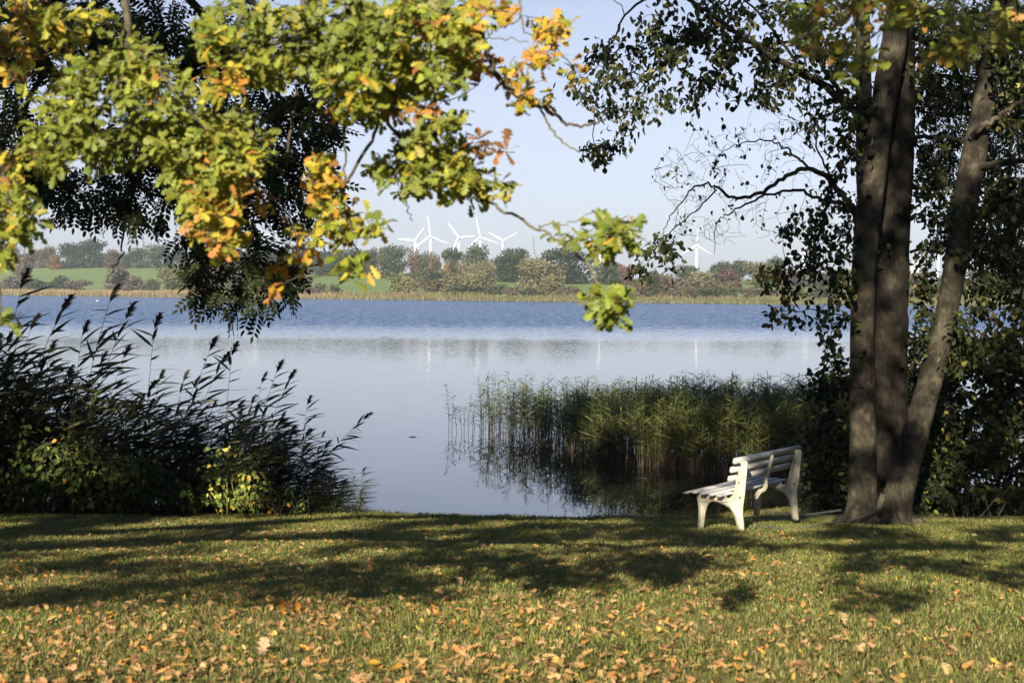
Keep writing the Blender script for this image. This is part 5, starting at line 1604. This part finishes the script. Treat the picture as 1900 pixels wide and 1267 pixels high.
WHAT = {"round": "round-headed tree", "dome": "broad domed tree", "tall": "narrow upright tree", "willow": "bushy willow", "bush": "rounded bush"}
cnt = {}
for f in sorted(FAR):
    px, wpx, top_, inl, form, colr = f
    where = "by the far water" if inl < 70 else "on the far ridge"
    key = (form, colr, where)
    cnt[key] = cnt.get(key, 0) + 1
tot = dict(cnt); cnt = {}
for f in sorted(FAR):
    px, wpx, top_, inl, form, colr = f
    x, Y = far_spot(px, inl)
    z = float(ground(x, Y))
    h = P(px, top_, Y)[2] - z
    wd = wpx / FPX * Y
    where = "by the far water" if inl < 70 else "on the far ridge"
    key = (form, colr, where); cnt[key] = cnt.get(key, 0) + 1
    lab = f"{colr} {WHAT[form]} {where}" + (f", {ordinal(cnt[key])} from the left" if tot[key] > 1 else "")
    nm = {"bush": "far_bush", "willow": "willow_tree"}.get(form, "far_tree")
    r = thing(nm, lab, "bush" if form == "bush" else "tree", (x, Y, z - .1), "bushes on the far shore" if form == "bush" else "trees on the far shore")
    k = random.randrange(len(TREE_T[form]))
    s_xy = wd * (1.16 if form != "bush" else 1.05)
    r.scale = (s_xy, s_xy, max(h, 1.2) * 1.02)
    r.rotation_euler = (0, 0, random.uniform(0, 6.28))
    c = np.array(COL[colr]) * random.uniform(.88, 1.14)
    for me, n2 in zip(TREE_T[form][k], ("crown", "trunk")):
        o = bpy.data.objects.new(n2, me); C.objects.link(o); o.parent = r
        o.color = (*c, 1) if n2 == "crown" else (1, 1, 1, 1)


def far_reeds():
    b = Bag()
    n = 30000
    x = RNG.uniform(-290, 210, n)
    inl = RNG.uniform(-2, 9, n)
    y = shore_y(x) + inl
    hh = np.interp(x, [-290, -120, -60, 0, 200], [2.6, 2.4, 1.4, 1.1, 1.1]) * RNG.uniform(.6, 1.05, n) * (.75 + .5 * vnoise(x * .15, y * .2))
    z = np.maximum(ground(x, y), -.1)
    wd = RNG.uniform(.05, .13, n)
    az = RNG.uniform(-.7, .7, n)
    s = np.stack([np.cos(az) * wd, np.sin(az) * wd, 0 * wd], 1)
    p = np.stack([x, y, z], 1); t = np.stack([RNG.normal(0, .2, n), RNG.normal(0, .2, n), hh], 1)
    V = np.stack([p - s, p + s, p + t * .7 + s * .9, p + t, p + t * .7 - s * .9], 1).reshape(-1, 3)
    L = np.arange(n * 5)
    tan = np.interp(x, [-290, -100, -40, 40, 200], [1, .95, .3, .08, .05])
    k = (RNG.random(n) < tan)[:, None]
    c = np.where(k, np.array([[.25, .185, .085]]), np.array([[.085, .098, .04]])) * RNG.uniform(.7, 1.25, (n, 1))
    c = np.where((inl < .5)[:, None] & (RNG.random(n) < .6)[:, None], np.array([[.17, .15, .09]]), c)
    b.add(V, L, np.full(n, 5), np.repeat(c, 5, 0))
    # rough grass and weeds between the fringe and the field
    m = 16000
    x = RNG.uniform(-290, 210, m); inl = RNG.uniform(8, 28, m); y = shore_y(x) + inl
    hh = RNG.uniform(.6, 1.9, m) * (.5 + 1.1 * vnoise(x * .08, y * .1)); wd = RNG.uniform(.08, .2, m); az = RNG.uniform(-.9, .9, m)
    s = np.stack([np.cos(az) * wd, np.sin(az) * wd, 0 * wd], 1)
    p = np.stack([x, y, ground(x, y)], 1); t = np.stack([RNG.normal(0, .2, m), RNG.normal(0, .2, m), hh], 1)
    V = np.stack([p - s, p + s, p + t * .7 + s * .9, p + t, p + t * .7 - s * .9], 1).reshape(-1, 3)
    c = np.where((vnoise(x * .06, y * .08) < .5)[:, None], np.array([[.13, .13, .05]]), np.array([[.17, .13, .07]])) * RNG.uniform(.7, 1.25, (m, 1))
    b.add(V, np.arange(m * 5), np.full(m, 5), np.repeat(c, 5, 0))
    o = b.build("far_reed_belt", M_FARREED)
    tag(o, "tan belt of reeds and rough grass lining the far shore", "reeds", kind="stuff")


far_reeds()


def blade(L, root, tip):
    """One turbine blade pointing up +Z from the hub, flattened and tapered."""
    V, F = [], []
    n = 8
    for i in range(n + 1):
        t = i / n
        c = (root * .55 + (root - root * .55) * min(1, t / .14)) if t < .14 else root + (tip - root) * (t - .14) / .86
        th = c * (.5 if t < .08 else .2)
        z = 1.2 + t * (L - 1.2)
        V += [[-c * .35, 0, z], [-c * .05, -th * .5, z], [c * .65, 0, z], [-c * .05, th * .5, z]]
    for i in range(n):
        for k in range(4):
            F.append([4 * i + k, 4 * i + (k + 1) % 4, 4 * i + 4 + (k + 1) % 4, 4 * i + 4 + k])
    F.append([4 * n, 4 * n + 1, 4 * n + 2, 4 * n + 3])
    return np.array(V, float), [i for f in F for i in f], [len(f) for f in F]


def turbine(px, py, Y, L, ang, label):
    hub = P(px, py, Y)
    gz = float(ground(hub[0], Y))
    root = thing("wind_turbine", label, "wind turbine", (hub[0], Y, gz), "wind turbines beyond the far ridge")
    h = hub[2] - gz
    b = Bag(); zz = np.linspace(-1, h - 1.5, 10)
    b.tube(np.stack([0 * zz, 0 * zz + 2.6, zz], 1), np.interp(zz, [0, h], [2.6, 1.5]), 16, (1, 1, 1))
    b.build("tower", M_TURBINE, root, True)
    b = Bag(); b.box((0, 2.6, h), (1.9, 5.2, 2.0), None, (1, 1, 1), bev=.7); b.build("nacelle", M_TURBINE, root, True)
    b = Bag(); b.tube([[0, -2.4, h], [0, -3.6, h], [0, -4.6, h], [0, -5.1, h]], [1.9, 1.8, 1.1, .2], 14, (1, 1, 1)); b.build("hub", M_TURBINE, root, True)
    V, Lp, Z = blade(L, 3.8, 1.1)
    for k in range(3):
        a = math.radians(ang + 120 * k)
        c, s = math.cos(a), math.sin(a)
        R = np.array([[c, 0, s], [0, 1, 0], [-s, 0, c]])          # clockwise from straight up, as seen from the lawn
        b = Bag(); b.add(V @ R.T + np.array([0, -3.5, h]), Lp, Z, (1, 1, 1)); b.build("blade", M_TURBINE, root, True)


def clock(dx, dy): return math.degrees(math.atan2(dx, -dy))


TY = 2500.0
pxm = TY / FPX
for (hx, hy, tx, ty, Ln, lab) in (
        (769.5, 447, 786, 424, 30, "small wind turbine left of the tall one, one blade reaching up to the right"),
        (798.5, 438.5, 794, 404, 36, "tallest wind turbine, its whole tower visible between the tree crowns"),
        (851, 441, 833, 416, 32, "third turbine of the central row, blades spread wide over the domed tree"),
        (891, 440.5, 883.5, 404, 37, "turbine half hidden behind the brown-topped tree, one blade pointing straight up"),
        (933, 447, 907, 432, 30, "rightmost of the central turbines, its blades forming a Y"),
        (478, 437, 511, 435, 33, "turbine beside the oak leaves on the left with one level blade"),
        (450, 446, 462, 428, 30, "turbine almost wholly hidden by the left oak leaves, only its tower shows"),
        (1114, 447, 1109, 418, 32, "turbine behind the low hanging oak sprig"),
        (1293, 456, 1293.5, 424, 32, "turbine seen through the bare alder twigs"),
        (1492, 470, 1500, 440, 31, "turbine showing only a bit of tower through the alder leaves"),
        (1742, 458, 1757, 432, 30, "turbine hidden between the alder trunks")):
    turbine(hx, hy, TY, Ln * pxm, clock(tx - hx, ty - hy), lab)


def silo():
    Y = 1500.0
    t = P(1697, 488, Y); g = float(ground(t[0], Y)); h = t[2] - g; w = 7.0 / FPX * Y
    root = thing("silo_tower", "pale square silo tower on the horizon between the alder trunks", "silo", (t[0], Y, g))
    b = Bag(); b.box((0, 0, h / 2 - .6), (w, w, h / 2 + .6), None, (1, 1, 1), bev=.15); b.build("wall", M_SILO, root)
    b = Bag(); b.box((0, 0, h + .45), (w * 1.04, w * 1.04, .4), None, (1, 1, 1), bev=.1); b.build("roof", M_SILO, root)
    for k in (-.5, .1, .6):
        b = Bag(); b.box((k * w, -w - .05, h * .8), (.5, .12, .9), None, (.2, .2, .2)); b.build("window", M_IRON, root)


silo()


def swan(px, py, lab, s=1.0):
    Y = 3.4 * FPX / (py - 533.5)
    t = P(px, py, Y)
    root = thing("swan", lab, "bird", (t[0], Y, 0), "white birds on the far water")
    b = Bag()
    q = smooth_line([[-.6, 0, .2, .03], [-.4, 0, .22, .16], [0, 0, .2, .24], [.3, 0, .16, .18], [.45, 0, .2, .08]], 5)
    b.tube(q[:, :3] * s, q[:, 3] * s, 10, (1, 1, 1)); b.build("body", M_BIRD, root, True)
    b = Bag()
    q = smooth_line([[.38, 0, .2, .07], [.52, 0, .42, .05], [.46, 0, .66, .045], [.5, 0, .82, .055], [.62, 0, .8, .05], [.74, 0, .74, .015]], 5)
    b.tube(q[:, :3] * s, q[:, 3] * s, 8, (1, 1, 1)); b.build("neck", M_BIRD, root, True)


swan(180, 558.5, "leftmost tiny white swan on the far ripples", .5)
swan(249, 562, "tiny white swan beside the reed plume, near the far shore", .5)
swan(365, 579, "tiny white gull-like bird nearest of the birds on the ripples", .35)
t = P(250.5, 550, 600); b = Bag()
b.tube([[0, 0, -.5], [0, 0, 1.5]], .09, 8, (1, 1, 1)); b.tube([[0, 0, 1.5], [0, 0, 1.9]], [.2, .2], 8, (1, 1, 1))
o = b.build("marker_post", M_TURBINE); o.location = (t[0], 596, 0)
tag(o, "thin white marker post at the far reed edge", "post")


# ------------------------------------------------------------------ unseen leaf mass added behind the eye, blocking sky light to deepen the shade
def make_sky_blocker():
    n = 26000
    x = np.concatenate([RNG.uniform(-46, 46, n), RNG.uniform(-40, -26, n // 2), RNG.uniform(26, 40, n // 2)])
    y = np.concatenate([RNG.uniform(-34, -22, n), RNG.uniform(-30, 16, n // 2), RNG.uniform(-30, 20, n // 2)])
    top = np.where(np.abs(x) > 25.9, 13.0, 7.5) + 4.2 * fbm(x * .16, y * .16 + 3)
    z = np.minimum(ground(x, y), 2.4) + top * RNG.random(len(x)) ** .8
    p = np.stack([x, y, z], 1) + randn(len(x), .3)
    b = Bag()
    b.inst(OAK_SIMPLE, frames(randn(len(x)), randn(len(x)) + [0, 0, .4]), p, RNG.uniform(.7, 1.3, len(x)), pick([(3, (.035, .05, .015)), (2, (.06, .07, .02)), (1, (.12, .09, .03))], len(x)))
    o = b.build("sky_blocking_leaves", M_SHRUBLEAF)
    tag(o, "unseen dark leaves added behind and beside the viewer to block sky light", "woodland", kind="stuff")


make_sky_blocker()

# ------------------------------------------------------------------ haze
HAZE = 0.00017
b = Bag()
b.box((0, 1480, 96), (1700, 1640, 104), None, (1, 1, 1))
m = bpy.data.materials.new("haze"); m.use_nodes = True
N, L = m.node_tree.nodes, m.node_tree.links
N.remove(N["Principled BSDF"])
pv = N.new("ShaderNodeVolumePrincipled")
pv.inputs["Color"].default_value = (.78, .88, 1.0, 1)
pv.inputs["Density"].default_value = HAZE
pv.inputs["Anisotropy"].default_value = 0.0
L.new(pv.outputs[0], N["Material Output"].inputs["Volume"])
o = b.build("haze", m)
tag(o, "thin pale autumn haze over the lake and the far shore", "haze", kind="stuff")
